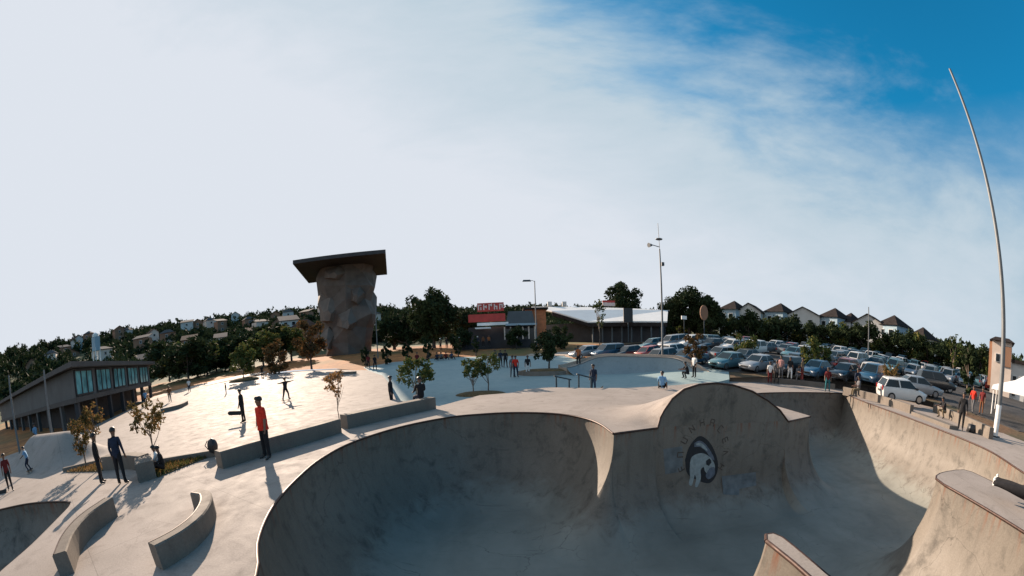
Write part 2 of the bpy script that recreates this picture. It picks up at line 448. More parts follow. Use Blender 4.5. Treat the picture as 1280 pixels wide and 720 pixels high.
# ------------------------------------------------------------------ mesh helpers
class MB:
    def __init__(self):
        self.v, self.f, self.m = [], [], []

    def add(self, vs, fs, mi=0):
        o = len(self.v)
        self.v += [tuple(p) for p in vs]
        self.f += [tuple(i + o for i in f) for f in fs]
        self.m += [mi] * len(fs)
        return self

    def box(self, c, s, rz=0, mi=0, taper=1.0):
        x, y, z = s[0] / 2, s[1] / 2, s[2] / 2
        ca, sa = math.cos(rz), math.sin(rz)
        vs = []
        for dz, k in ((-z, 1), (z, taper)):
            for dx, dy in ((-x, -y), (x, -y), (x, y), (-x, y)):
                dx, dy = dx * k, dy * k
                vs.append((c[0] + dx * ca - dy * sa, c[1] + dx * sa + dy * ca, c[2] + dz))
        return self.add(vs, [(3, 2, 1, 0), (4, 5, 6, 7), (0, 1, 5, 4), (1, 2, 6, 5), (2, 3, 7, 6), (3, 0, 4, 7)], mi)

    def obox(self, o, ux, uy, x, y, z, mi=0):
        """box in a plan frame: origin o, unit axes ux, uy, ranges x, y, z"""
        vs = []
        for zz in z:
            for a, b in ((x[0], y[0]), (x[1], y[0]), (x[1], y[1]), (x[0], y[1])):
                vs.append((o[0] + ux[0] * a + uy[0] * b, o[1] + ux[1] * a + uy[1] * b, zz))
        return self.add(vs, [(3, 2, 1, 0), (4, 5, 6, 7), (0, 1, 5, 4), (1, 2, 6, 5), (2, 3, 7, 6), (3, 0, 4, 7)], mi)

    def prism(self, poly, z0, z1, mi=0):
        n = len(poly)
        vs = [(p[0], p[1], z0) for p in poly] + [(p[0], p[1], z1) for p in poly]
        fs = [tuple(range(n - 1, -1, -1)), tuple(range(n, 2 * n))] + [(i, (i + 1) % n, n + (i + 1) % n, n + i) for i in range(n)]
        return self.add(vs, fs, mi)

    def tube(self, path, rad, seg=8, mi=0, cap=True):
        path = [Vector(p) for p in path]
        n = len(path)
        if isinstance(rad, (int, float)):
            rad = [rad] * n
        vs, fs = [], []
        ref = None
        for i, p in enumerate(path):
            t = (path[min(i + 1, n - 1)] - path[max(i - 1, 0)]).normalized()
            if ref is None:
                ref = Vector((0, 0, 1)) if abs(t.z) < .9 else Vector((1, 0, 0))
            a = t.cross(ref).normalized()
            b = t.cross(a).normalized()
            ref = -b if False else ref
            for k in range(seg):
                q = 2 * math.pi * k / seg
                vs.append(p + rad[i] * (math.cos(q) * a + math.sin(q) * b))
        for i in range(n - 1):
            for k in range(seg):
                k2 = (k + 1) % seg
                fs.append((i * seg + k, i * seg + k2, (i + 1) * seg + k2, (i + 1) * seg + k))
        if cap:
            fs += [tuple(range(seg)), tuple(range((n - 1) * seg, n * seg))]
        return self.add(vs, fs, mi)

    def rings(self, rings, mi=0, cap=True, closed=True):
        n, k = len(rings), len(rings[0])
        vs = [p for r_ in rings for p in r_]
        fs = []
        for i in range(n - 1):
            for j in range(k if closed else k - 1):
                j2 = (j + 1) % k
                fs.append((i * k + j, i * k + j2, (i + 1) * k + j2, (i + 1) * k + j))
        if cap:
            fs += [tuple(range(k - 1, -1, -1)), tuple(range((n - 1) * k, n * k))]
        return self.add(vs, fs, mi)

    def ball(self, c, r3, seg=10, rows=6, mi=0, zmin=-1.0):
        rs = []
        for i in range(rows + 1):
            ph = math.asin(max(-1, min(1, zmin + (1 - zmin) * i / rows)))
            rr = max(math.cos(ph), .02)
            rs.append([(c[0] + r3[0] * rr * math.cos(2 * math.pi * k / seg), c[1] + r3[1] * rr * math.sin(2 * math.pi * k / seg), c[2] + r3[2] * math.sin(ph)) for k in range(seg)])
        return self.rings(rs, mi)

    def mesh(self, name, mats, smooth=False, origin=(0, 0, 0)):
        me = bpy.data.meshes.new(name)
        ox, oy, oz = origin
        me.from_pydata([(x - ox, y - oy, z - oz) for x, y, z in self.v], [], self.f)
        for m in (mats if isinstance(mats, (list, tuple)) else [mats]):
            me.materials.append(MT[m] if isinstance(m, str) else m)
        if any(self.m):
            me.polygons.foreach_set('material_index', self.m)
        if smooth:
            me.polygons.foreach_set('use_smooth', [True] * len(me.polygons))
            if smooth != 'all':
                me.set_sharp_from_angle(angle=R(40))
        me.update()
        return me

    def build(self, name, mats, parent=None, smooth=False, origin=None):
        if origin is None:
            origin = (0, 0, 0)
        me = self.mesh(name, mats, smooth, origin)
        return link(name, me, parent, origin if parent is None else (0, 0, 0))


def link(name, me, parent=None, loc=(0, 0, 0), rz=0):
    o = bpy.data.objects.new(name, me)
    COL.objects.link(o)
    o.location = loc
    o.rotation_euler = (0, 0, rz)
    if parent:
        o.parent = parent
    return o


def tag(o, label=None, cat=None, group=None, kind=None):
    for k, v in (('label', label), ('category', cat), ('group', group), ('kind', kind)):
        if v:
            o[k] = v
    return o


def thing(name, label, cat, loc=(0, 0, 0), rz=0, group=None):
    return tag(link(name, None, None, loc, rz), label, cat, group)


def copy_tree(o, loc, rz, label=None, scale=None):
    c = o.copy()
    COL.objects.link(c)
    c.location = loc
    c.rotation_euler = (0, 0, rz)
    if scale:
        c.scale = (scale,) * 3
    if label:
        c['label'] = label
    for ch in o.children:
        d = ch.copy()
        COL.objects.link(d)
        d.parent = c
        for g in ch.children:
            e = g.copy()
            COL.objects.link(e)
            e.parent = d
    return c


def catmull(pts, step):
    """resample an open polyline as a smooth curve"""
    P = [Vector(p) for p in pts]
    if len(P) == 2:
        n = max(1, int((P[1] - P[0]).length / step))
        return [P[0].lerp(P[1], i / n) for i in range(n + 1)]
    out = []
    for i in range(len(P) - 1):
        p0 = P[i - 1] if i else P[0] * 2 - P[1]
        p3 = P[i + 2] if i + 2 < len(P) else P[-1] * 2 - P[-2]
        n = max(1, int((P[i + 1] - P[i]).length / step))
        for k in range(n):
            t = k / n
            a, b = P[i], P[i + 1]
            out.append(0.5 * ((2 * a) + (b - p0) * t + (2 * p0 - 5 * a + 4 * b - p3) * t * t + (3 * a - p0 - 3 * b + p3) * t ** 3))
    out.append(P[-1])
    return out


def inside(p, poly):
    x, y = p[0], p[1]
    c = False
    j = len(poly) - 1
    for i in range(len(poly)):
        xi, yi, xj, yj = poly[i][0], poly[i][1], poly[j][0], poly[j][1]
        if (yi > y) != (yj > y) and x < (xj - xi) * (y - yi) / (yj - yi) + xi:
            c = not c
        j = i
    return c


def dist_seg(p, a, b):
    ax, ay, bx, by = a[0], a[1], b[0], b[1]
    dx, dy = bx - ax, by - ay
    t = max(0, min(1, ((p[0] - ax) * dx + (p[1] - ay) * dy) / (dx * dx + dy * dy + 1e-12)))
    return math.hypot(p[0] - ax - t * dx, p[1] - ay - t * dy)


def dist_poly(p, poly, closed=True):
    n = len(poly)
    return min(dist_seg(p, poly[i], poly[(i + 1) % n]) for i in range(n if closed else n - 1))


def inset(poly, d):
    """shrink a polygon by roughly d"""
    n = len(poly)
    area = sum(poly[i][0] * poly[(i + 1) % n][1] - poly[(i + 1) % n][0] * poly[i][1] for i in range(n))
    sgn = 1 if area > 0 else -1
    out = []
    for i in range(n):
        a, b, c = Vector(poly[i - 1][:2]), Vector(poly[i][:2]), Vector(poly[(i + 1) % n][:2])
        t = ((b - a).normalized() + (c - b).normalized()).normalized()
        out.append(b + Vector((-t.y, t.x)) * d * sgn)
    return out


def sheet(outer, holes, pts, zf):
    """triangulated sheet over polygon 'outer' minus 'holes', with grid points pts; returns verts, faces"""
    vs, es = [], []

    def ring(poly):
        o = len(vs)
        vs.extend(Vector((p[0], p[1])) for p in poly)
        es.extend((o + i, o + (i + 1) % len(poly)) for i in range(len(poly)))
    ring(outer)
    for h in holes:
        ring(h)
    vs.extend(Vector((p[0], p[1])) for p in pts)
    r = delaunay_2d_cdt(vs, es, [], 0, 1e-5)
    ov, of = r[0], r[2]
    keep = []
    for f in of:
        cx = sum(ov[i].x for i in f) / len(f)
        cy = sum(ov[i].y for i in f) / len(f)
        if inside((cx, cy), outer) and not any(inside((cx, cy), h) for h in holes):
            keep.append(tuple(f))
    return [(p.x, p.y, zf(p.x, p.y)) for p in ov], keep

# ------------------------------------------------------------------ outlines in plan
BOWL_D = 3.4
EXT_A, EXT_B = Vector((4.76, 12.34)), Vector((10.79, 13.02))
# bowl rim, anticlockwise; each run is a smooth curve, runs meet in corners; (points, vertical part, transition)
RIM = [
    ([(3.98, 3.36), (4.2, 1.0), (5.2, -.8), (7, -1.4), (9, -.8), (9.75, 1.0), (10.03, 2.49), (10.30, 3.85), (10.62, 5.36)], .3, 2.4),
    ([(10.62, 5.36), (10.85, 5.78), (11.5, 6.03), (12.6, 6.06), (13.12, 5.98), (13.28, 5.72)], .3, 2.4),
    ([(13.28, 5.72), (13.12, 4.6), (12.95, 3.52), (12.9, 1.7), (13.6, .5), (14.6, 1.0), (15.7, 2.8), (16.8, 4.84), (18.7, 7.3), (19.6, 9.65), (20.3, 11.9), (21.35, 15.06), (22.75, 18.9), (25.0, 23.2)], .35, 2.7),
    ([(25.0, 23.2), (19.66, 22.6), (15.6, 21.7), (13.7, 20.6), (12.95, 18.8), (12.86, 17), (12.94, 14.0)], .35, 2.7),
    ([(12.94, 14.0), (10.79, 13.02)], 1.0, 2.2),
    ([(10.79, 13.02), (4.76, 12.34)], 1.9, 1.5),
    ([(4.76, 12.34), (3.09, 11.71)], 1.2, 1.9),
    ([(3.09, 11.71), (3.02, 13.07), (2.76, 14.13), (2.16, 15.05), (1.3, 15.64), (.05, 15.98), (-1.22, 15.87), (-2.45, 15.43), (-3.98, 13.89), (-5.01, 11.77), (-5.25, 9.89), (-5.09, 8.17), (-4.82, 6.78), (-4.5, 5.79), (-4.08, 4.87), (-3.54, 3.99), (-3.2, 2.6), (-2.6, .9), (-1.2, -.4), (1.0, -.8), (2.8, -.2)], .3, 2.8),
    ([(2.8, -.2), (3.6, 1.2), (3.73, 3.36), (3.70, 4.50)], .05, 3.6),
    ([(3.70, 4.50), (3.80, 4.66), (3.92, 4.66), (3.99, 4.50), (3.98, 3.36)], .1, 3.2),
]
SMALL_RIM = [([(-9.87, 2.21), (-10.43, 3.47), (-11.5, 5.0), (-12.2, 5.80), (-12.9, 5.98), (-15.05, 5.54), (-16.68, 4.66), (-19, 3), (-20, .5), (-18, -2), (-14, -2.5), (-11, -.8), (-9.87, 2.21)], .2, 1.5)]
DECK = [(-20, -14), (26, -14), (25, 3), (26.5, 9), (29, 14), (30.5, 19), (29, 24), (26.5, 27.5), (22, 28.6), (17, 28.8), (15.2, 28), (11, 25.2), (7.2, 23.6), (4.6, 23.8), (2.5, 24.6), (1, 24), (.1, 22.4), (-1.64, 21.8), (-3.3, 18.4), (-6.2, 21.33), (-9.9, 32.1), (-12.4, 38.5), (-17, 47), (-23.5, 53), (-32, 56), (-38, 55.5), (-41.5, 50.5), (-43.3, 44.5), (-42.8, 35.4), (-33, 19), (-35, 10.8), (-36, 0), (-30, -14)]
ARC = [(0, 0), (.08, .34), (.21, .57), (.5, .94), (.95, 1.25), (1.55, 1.41), (2.25, 1.46), (3.0, 1.40), (3.96, 1.18), (4.82, .83), (5.53, .45), (6.068, 0)]
EXT_U = (EXT_B - EXT_A).normalized()
EXT_N = Vector((-EXT_U.y, EXT_U.x))
EXT_L = (EXT_B - EXT_A).length


def smooth(a):
    a = max(0.0, min(1.0, a))
    return a * a * (3 - 2 * a)


def arc_z(s):
    if s <= 0 or s >= EXT_L:
        return 0.0
    for (a, za), (b, zb) in zip(ARC, ARC[1:]):
        if s <= b:
            return za + (zb - za) * (s - a) / (b - a)
    return 0.0


def deck_z(x, y):
    z = plaza_z(x, y)
    d = Vector((x, y)) - EXT_A
    s, t = d.dot(EXT_U), d.dot(EXT_N)
    if -.02 < t < 5.2 and -2.5 < s < 8.2:                 # the mound behind the round extension
        bump = 1.42 * math.cos(min(1, abs(s - 2.9) / 4.3) * math.pi / 2) ** 2
        k = smooth(t / 1.3)
        z += (arc_z(s) * (1 - k) + bump * k) * (1 - smooth((t - .3) / 4.6))
    e, f = (x + 23.6), (y - 10.9)                          # roll-over hump by the pavilion
    if abs(e) < 6 and abs(f) < 2.4:
        z += 1.35 * smooth(1 - abs(f) / 2.3) * smooth((5.2 - abs(e)) / 2.8)
    return z


def rim_rows(runs, step=.3):
    """[(x, y, nx, ny, v, r)] round the rim with fans at the outward corners"""
    rows, outline = [], []
    n = len(runs)
    closed_smooth = n == 1
    curves = []
    for pts, v, r in runs:
        c = catmull(pts, step)
        nor = []
        for i in range(len(c)):
            t = (c[min(i + 1, len(c) - 1)] - c[max(i - 1, 0)]).normalized()
            nor.append(Vector((-t.y, t.x)))
        curves.append((c, nor, v, r))
    for k, (c, nor, v, r) in enumerate(curves):
        strip = [(p.x, p.y, q.x, q.y, v, r) for p, q in zip(c, nor)]
        outline += [(p.x, p.y) for p in c[:-1]]
        nxt = curves[(k + 1) % n]
        rows.append(strip)
        if not closed_smooth:
            a, b = nor[-1], nxt[1][0]
            cr = a.x * b.y - a.y * b.x
            if cr < -0.02 or abs(cr) < 0.25 and abs(v - nxt[2]) > .01:
                ang = math.atan2(cr, a.dot(b))
                m = max(3, int(abs(ang) / .12))
                fan = []
                for i in range(m + 1):
                    w = i / m
                    q = Matrix.Rotation(ang * w, 2) @ a
                    fan.append((c[-1].x, c[-1].y, q.x, q.y, v * (1 - w) + nxt[2] * w, r * (1 - w) + nxt[3] * w))
                rows.append(fan)
    return rows, outline


def profile(v, r, D, n=16):
    out = [(0, 0), (0, -v * .5)]
    for i in range(n + 1):
        th = math.pi / 2 * i / n
        out.append((r * (1 - math.cos(th)), -v - (D - v) * math.sin(th)))
    return out


def bowl_mesh(name, runs, D, mat, z_at=lambda x, y: 0.0):
    rows, outline = rim_rows(runs)
    b = MB()
    for strip in rows:
        rr = []
        for x, y, nx, ny, v, r in strip:
            rr.append([(x + nx * d, y + ny * d, z_at(x, y) * (1 + z / D) + z) for d, z in profile(v, r, D)])
        if len(rr) > 1:
            b.rings(rr, 0, cap=False, closed=False)
    gx = [(x * 1.5, y * 1.5) for x in range(-20, 24) for y in range(-4, 20)]
    gx = [p for p in gx if inside(p, outline)]
    vs, fs = sheet(outline, [], gx, lambda x, y: -D + .006 + .0 * x)
    b.add(vs, fs, 0)
    o = tag(b.build(name, mat, None, smooth=True), kind='structure')
    return o, rows, outline


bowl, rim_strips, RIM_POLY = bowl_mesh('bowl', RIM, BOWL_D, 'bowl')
small_bowl, small_strips, SMALL_POLY = bowl_mesh('small_bowl', SMALL_RIM, 1.6, 'bowl')

# steel coping round the rim of the big bowl, in lengths
for k, strip in enumerate(rim_strips):
    if len(strip) < 2 or (abs(strip[0][0] - strip[-1][0]) < .001 and abs(strip[0][1] - strip[-1][1]) < .001):
        continue
    if abs(strip[0][4] - 1.9) < .01:
        continue
    cp = MB()
    cp.tube([(x + nx * .012, y + ny * .012, -.028) for x, y, nx, ny, v, r in strip], .036, 8)
    cp.build('coping', 'rust', bowl, smooth='all')
cp = MB()
cp.tube([(x + nx * .01, y + ny * .01, -.028) for x, y, nx, ny, v, r in small_strips[0]], .03, 6)
cp.build('coping', 'rust', small_bowl, smooth='all')

# ------------------------------------------------------------------ the deck and the white plaza, one pour
grid = []
for i in range(-34, 28):
    for j in range(-12, 60):
        x, y = i * 1.3, j * 1.3
        if math.hypot(x, y) < 40 or (i % 3 == 0 and j % 3 == 0):
            grid.append((x, y))
for i in range(0, 34):
    for j in range(1, 18):
        p = EXT_A + EXT_U * (-2.4 + i * .32) + EXT_N * (j * .30)
        grid.append((p.x + .003, p.y))
for i in range(-26, 27):
    for j in range(-9, 10):
        grid.append((-23.6 + i * .22, 10.9 + j * .26))
din = inset(DECK, .25)
grid = [p for p in grid if inside(p, din) and not inside(p, RIM_POLY) and not inside(p, SMALL_POLY) and dist_poly(p, RIM_POLY) > .12 and dist_poly(p, SMALL_POLY) > .12]
extra = []
hole = []
for i, p in enumerate(RIM_POLY):                          # fine points along the extension's arc
    hole.append(p)
vs, fs = sheet(DECK, [hole, SMALL_POLY], grid, deck_z)
dk = MB()
dk.add(vs, fs, 0)
n = len(DECK)
for i in range(n):
    a, c = DECK[i], DECK[(i + 1) % n]
    za, zc = deck_z(*a), deck_z(*c)
    dk.add([(a[0], a[1], za), (c[0], c[1], zc), (c[0], c[1], zc - 1.6), (a[0], a[1], za - 1.6)], [(0, 3, 2, 1)], 0)
deck = tag(dk.build('skate_deck', 'deck', None, smooth=True), kind='structure')

# ------------------------------------------------------------------ round extension with its mural
ext = thing('round_extension', 'round topped concrete wall extension with a painted mural, rising above the bowl rim', 'skate ramp', (EXT_A.x, EXT_A.y, 0))


def ext_pt(s, z, off=0.0):
    """a point on the extension's face / the bowl wall below it"""
    d = 0.0
    if z < -1.9:
        th = math.asin(min(1, (-z - 1.9) / (BOWL_D - 1.9)))
        d = 1.5 * (1 - math.cos(th))
    p = EXT_A + EXT_U * s - EXT_N * (d + off)
    return (p.x, p.y, z)


fm = MB()
ss = [EXT_L * i / 40 for i in range(41)]
ss = sorted(set(ss + [a for a, _ in ARC]))
for s0, s1 in zip(ss, ss[1:]):
    fm.add([ext_pt(s0, 0), ext_pt(s1, 0), ext_pt(s1, arc_z(s1)), ext_pt(s0, arc_z(s0))], [(0, 1, 2, 3)])
face = fm.build('ramp_face', 'bowl', ext, origin=(EXT_A.x, EXT_A.y, 0))
lip = MB()
lip.tube([ext_pt(s, arc_z(s) - .02, .012) for s in ss], .034, 8)
lip.build('coping', 'rust', ext, smooth='all', origin=(EXT_A.x, EXT_A.y, 0))


def decal(name, poly, mat, off, parent):
    """flat paint on the face, cut fine enough to follow the curve of the wall"""
    xs = [p[0] for p in poly]
    zs = [p[1] for p in poly]
    g = [(x, z) for x in np.arange(min(xs), max(xs), .12) for z in np.arange(min(zs), max(zs), .12)]
    g = [p for p in g if inside(p, poly) and dist_poly(p, poly) > .03]
    vs_, fs_ = sheet(poly, [], g, lambda x, z: 0)
    b = MB()
    b.add([ext_pt(x, z, off) for x, z, _ in vs_], fs_)
    return b.build(name, mat, parent, origin=(EXT_A.x, EXT_A.y, 0))


def blob(pts, step=.08):
    return [(p.x, p.y) for p in catmull(list(pts) + [pts[0]], step)[:-1]]


mural = decal('mural', blob([(1.15, -1.2), (1.28, -.75), (1.62, -.40), (1.95, -.48), (2.30, -.82), (2.60, -1.4), (2.58, -1.9), (2.28, -2.15), (1.75, -1.98), (1.30, -1.7)]), 'mural_dark', .006, ext)
decal('painted_figure', blob([(1.43, -1.85), (1.38, -1.5), (1.42, -1.12), (1.80, -1.0), (2.18, -1.15), (2.45, -1.45), (2.46, -1.72), (2.2, -1.78), (2.05, -1.68), (1.98, -1.52), (1.86, -1.62), (1.90, -1.95), (1.78, -2.22), (1.66, -2.20), (1.70, -1.95), (1.62, -1.78), (1.58, -2.0), (1.52, -2.16), (1.40, -2.1)], .05), 'mural_white', .010, mural)
decal('painted_shade', blob([(2.05, -1.3), (2.2, -1.22), (2.3, -1.38), (2.2, -1.5), (2.08, -1.44)]), 'mural_dark', .013, mural)
decal('painted_shade', blob([(2.22, -1.6), (2.44, -1.55), (2.5, -1.85), (2.25, -2.0), (2.1, -1.85)]), 'mural_mid', .0135, mural)
decal('painted_band', blob([(1.48, -.62), (1.72, -.55), (2.02, -.74), (2.36, -1.15), (2.42, -1.32), (2.30, -1.26), (1.98, -.92), (1.70, -.76), (1.5, -.76)]), 'mural_mid', .010, mural)
decal('painted_highlight', blob([(1.55, -.64), (1.75, -.62), (2.0, -.80), (2.08, -.93), (1.92, -.86), (1.72, -.72), (1.56, -.70)]), 'mural_white', .013, mural)
rr = random.Random(3)
for k in range(10):                                       # a worn arch of hand painted letters
    w = k / 9
    an = R(205 - 235 * w)
    cx, cz = 1.93 + .98 * math.cos(an), -1.02 + 1.12 * math.sin(an)
    tx, tz = math.sin(an), -math.cos(an)
    nx_, nz_ = math.cos(an), math.sin(an)
    hgt, wid = .24, .16
    lt = MB()
    a_, b_, c_, d_, e_, f_ = ((-.5, -.5), (-.5, .5)), ((-.5, .5), (.5, .5)), ((-.5, 0), (.5, 0)), ((.5, -.5), (.5, .5)), ((-.5, -.5), (.5, -.5)), ((-.5, .5), (.5, -.5))
    strokes = [[a_, b_, c_], [a_, b_, d_], [a_, e_, d_], [a_, f_, d_], [a_, c_, d_], [b_, d_, c_, a_], [a_, b_, e_], [a_, c_, b_, e_], [a_, f_], [a_, d_, c_]][k]
    for (a0, b0), (a1, b1) in strokes:
        p0 = (cx + tx * a0 * wid + nx_ * b0 * hgt, cz + tz * a0 * wid + nz_ * b0 * hgt)
        p1 = (cx + tx * a1 * wid + nx_ * b1 * hgt, cz + tz * a1 * wid + nz_ * b1 * hgt)
        dx, dz = p1[0] - p0[0], p1[1] - p0[1]
        L_ = math.hypot(dx, dz)
        ox, oz = -dz / L_ * .022, dx / L_ * .022
        q = [(p0[0] + ox, p0[1] + oz), (p0[0] - ox, p0[1] - oz), (p1[0] - ox, p1[1] - oz), (p1[0] + ox, p1[1] + oz)]
        lt.add([ext_pt(s_, z_, .006 + .0009 * len(lt.f)) for s_, z_ in q], [(0, 1, 2, 3)])
    lt.build('letter', 'mural_brown', ext, origin=(EXT_A.x, EXT_A.y, 0))
decal('paint_patch', [(2.85, -1.95), (4.55, -1.95), (4.6, -2.45), (3.7, -2.5), (3.65, -2.7), (2.9, -2.6)], 'patch_blue', .006, ext)
decal('paint_patch', [(.25, -.75), (1.0, -.7), (1.1, -1.6), (.4, -1.65)], 'patch_blue', .005, ext)

# ------------------------------------------------------------------ ground, lower plaza, car park, paths
LOWER = [(-3.0, 17.6), (-6.6, 21.0), (-10.4, 32), (-13, 39), (-19, 51), (-16, 55), (-8, 56.5), (2, 55), (7, 52), (8.5, 44), (8, 38), (16, 37.5), (18.5, 31), (16.5, 27.5), (11, 24.6), (7.2, 23), (4.6, 23.2), (2.5, 24.0), (1.2, 23.6), (.5, 21.9), (-1.4, 21.2)]
PARK = [(17.2, 31.2), (22.5, 29.1), (26.9, 28.0), (29.6, 24.4), (31.2, 19.2), (30.2, 14.6), (29.5, 9.5), (36, 6), (64, 10), (100, 22), (92, 58), (60, 72), (30, 72), (10, 62), (9, 54), (12, 42)]
FOOT = [(7.2, 52.2), (2.2, 55.2), (3, 57), (9, 57), (11, 54), (9.2, 50), (8.9, 45)]
SIDE = [(-42.6, 35.2), (-43.1, 44.5), (-41.3, 50.5), (-38, 55.3), (-39, 58), (-44, 56), (-47, 50), (-47.5, 42), (-45.5, 33)]


def gsheet(name, poly, mat, step, dz, kind='structure'):
    pin = inset(poly, .2)
    xs = [p[0] for p in poly]
    ys = [p[1] for p in poly]
    g = [(x + .01, y) for x in np.arange(min(xs), max(xs), step) for y in np.arange(min(ys), max(ys), step)]
    g = [p for p in g if inside(p, pin)]
    vs_, fs_ = sheet([(float(p[0]), float(p[1])) for p in poly], [], g, lambda x, y: ground(x, y) + dz)
    b = MB()
    b.add(vs_, fs_)
    for i in range(len(poly)):
        a, c = poly[i], poly[(i + 1) % len(poly)]
        za, zc = ground(*a) + dz, ground(*c) + dz
        b.add([(a[0], a[1], za), (c[0], c[1], zc), (c[0], c[1], zc - 1), (a[0], a[1], za - 1)], [(0, 3, 2, 1)])
    return tag(b.build(name, mat, None, smooth=True), kind=kind)


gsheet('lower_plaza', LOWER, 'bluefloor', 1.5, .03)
gsheet('car_park', PARK, 'asphalt', 2.0, .03)
gsheet('footpath', FOOT, 'path', 1.0, .06)
gsheet('side_path', SIDE, 'path', 2.0, .06)

rings_ = [4, 9, 14, 19, 24]
r_ = 27.0
while r_ < 1500:
    rings_.append(r_)
    r_ *= 1.055 if r_ < 120 else 1.12
pts = []
for k, rad in enumerate(rings_):
    m = 24 if rad < 25 else (96 if rad < 500 else 60)
    for i in range(m):
        a = 2 * math.pi * (i + .5 * (k % 2)) / m
        pts.append((rad * math.sin(a), rad * math.cos(a)))
holes_in = [inset(DECK, .5), inset(LOWER, .4), inset(PARK, .4)]
# the deck and the lower plaza touch, so keep the holes apart by their own insets
pts = [p for p in pts if not any(inside(p, h) for h in (DECK, LOWER, PARK))]
outer = [(1600 * math.sin(2 * math.pi * i / 90), 1600 * math.cos(2 * math.pi * i / 90)) for i in range(90)]
outer = outer[::-1]


def gz(x, y):
    return ground(x, y) + (0.7 * noise.noise(Vector((x * .02, y * .02, 0))) * min(1, max(0, (math.hypot(x, y) - 60) / 100)) * 3)


vs, fs = sheet(outer, [[(float(p[0]), float(p[1])) for p in h] for h in holes_in], pts, gz)
gm = MB()
gm.add(vs, fs)
gm.m = []
for f in fs:
    cx = sum(vs[i][0] for i in f) / 3
    cy = sum(vs[i][1] for i in f) / 3
    r_, a_ = math.hypot(cx, cy), math.degrees(math.atan2(cx, cy))
    gm.m.append(2 if r_ > 100 else (1 if (a_ > 12 or a_ < -75) else 0))
ground_o = tag(gm.build('ground', ['earth', 'grass', 'hillgrass'], None, smooth=True), kind='structure')

# ------------------------------------------------------------------ ledges, curbs and low walls
def ledge(name, label, path, width, height, mat='ledge', cat='ledge', group=None, z0=None, chamfer=.025, smooth_path=True, edge=False):
    """a solid concrete bench following a plan path"""
    c = catmull(path, .22) if smooth_path else [Vector(p) for p in path]
    n = len(c)
    o = (c[n // 2].x, c[n // 2].y, deck_z(c[n // 2].x, c[n // 2].y) if z0 is None else z0)
    rs = []
    for i, p in enumerate(c):
        t = (c[min(i + 1, n - 1)] - c[max(i - 1, 0)]).normalized()
        q = Vector((-t.y, t.x))
        w = width / 2
        h = height[0] + (height[1] - height[0]) * i / (n - 1) if isinstance(height, tuple) else height
        b = (deck_z(p.x, p.y) if z0 is None else z0) - .05
        prof = [(-w, 0), (w, 0), (w, h + .05 - chamfer), (w - chamfer, h + .05), (-w + chamfer, h + .05), (-w, h + .05 - chamfer)]
        rs.append([(p.x + q.x * a, p.y + q.y * a, b + z) for a, z in prof])
    m = MB()
    m.rings(rs)
    if edge:
        t = thing(name, label, cat, o, 0, group)
        m.build('body', mat, t, origin=o)
        e = MB()
        e.rings([[(r_[3][0], r_[3][1], r_[3][2] - .015), (r_[3][0], r_[3][1], r_[3][2] + .006), tuple(r_[3][k] + (r_[4][k] - r_[3][k]) * .12 + (.006 if k == 2 else 0) for k in range(3))] for r_ in rs])
        e.build('steel_edge', 'rust', t, origin=o)
        return t
    return tag(m.build(name, mat, None, origin=o), label, cat, group)


ledge('curved_ledge', 'low curved concrete ledge bending like a hook at the near left of the bowl', [(-5.42, 3.78), (-5.32, 4.3), (-5.44, 5.0), (-5.84, 5.72), (-6.32, 6.2), (-6.68, 6.28)], .28, (.42, .36), edge=True)
ledge('curved_ledge', 'curved concrete ledge left of the hooked one, beside the small bowl rim', [(-7.42, 2.94), (-8.17, 3.6), (-8.72, 4.40), (-9.0, 5.38)], .32, (.42, .46), edge=True)
ledge('long_ledge', 'long concrete ledge curving behind the person in the red shirt', [(-8.36, 9.15), (-7.64, 10.5), (-6.66, 12.26), (-6.22, 13.32)], .5, .5)
ledge('long_ledge', 'long straight concrete ledge on the far left side of the bowl, right of the sapling', [(-6.2, 14.0), (-4.75, 16.05), (-3.5, 17.75)], .5, .52)
ledge('planter_ledge', 'dark concrete bench wall behind the two standing people in black', [(-14.9, 9.2), (-13.4, 9.35), (-12.0, 9.1)], .45, .5)
ledge('planter_block', 'short concrete block at the right end of the planter bench, with people sitting on it', [(-11.55, 8.7), (-10.55, 7.95)], .62, .55)
ledge('planter_curb', 'low dark curb along the back of the grass bed, running to the black bag', [(-12.1, 9.45), (-11.0, 9.95), (-9.75, 10.55)], .22, .22)
ledge('planter_curb', 'low curb at the back of the bed with the two brownish trees', [(-18.4, 8.85), (-16.6, 10.0), (-14.95, 9.4)], .2, .16)
ledge('low_ledge', 'thin bowed ledge on the white plaza near the walking people', [(-27.9, 24.0), (-27.2, 25.4), (-28.3, 27.6)], .5, .32)
ledge('low_wall', 'low orange lit wall behind the right bowl rim, below the white hatchback', [(24.53, 22.74), (24.29, 19.15), (22.83, 14.90)], .3, .55, z0=-.05)
ledge('low_wall', 'low wall ending at the tall bowed pole on the right', [(27.24, 15.68), (24.64, 12.09), (22.29, 8.82)], .3, .6, z0=-.05)
ledge('low_step', 'low concrete step between the two orange lit walls', [(22.61, 14.43), (22.07, 12.91), (21.38, 10.86)], .7, .18, z0=0)
ledge('kerb_wall', 'long low wall between the front row of parked cars and the deck', [(17.6, 30.1), (20.5, 28.6), (24.0, 27.0), (26.3, 25.6)], .35, .42, z0=.0)
ledge('plaza_rail_box', 'low flat box on the white plaza in front of the climbing tower', [(-19.50, 44.01), (-17.24, 43.42)], .6, .25)

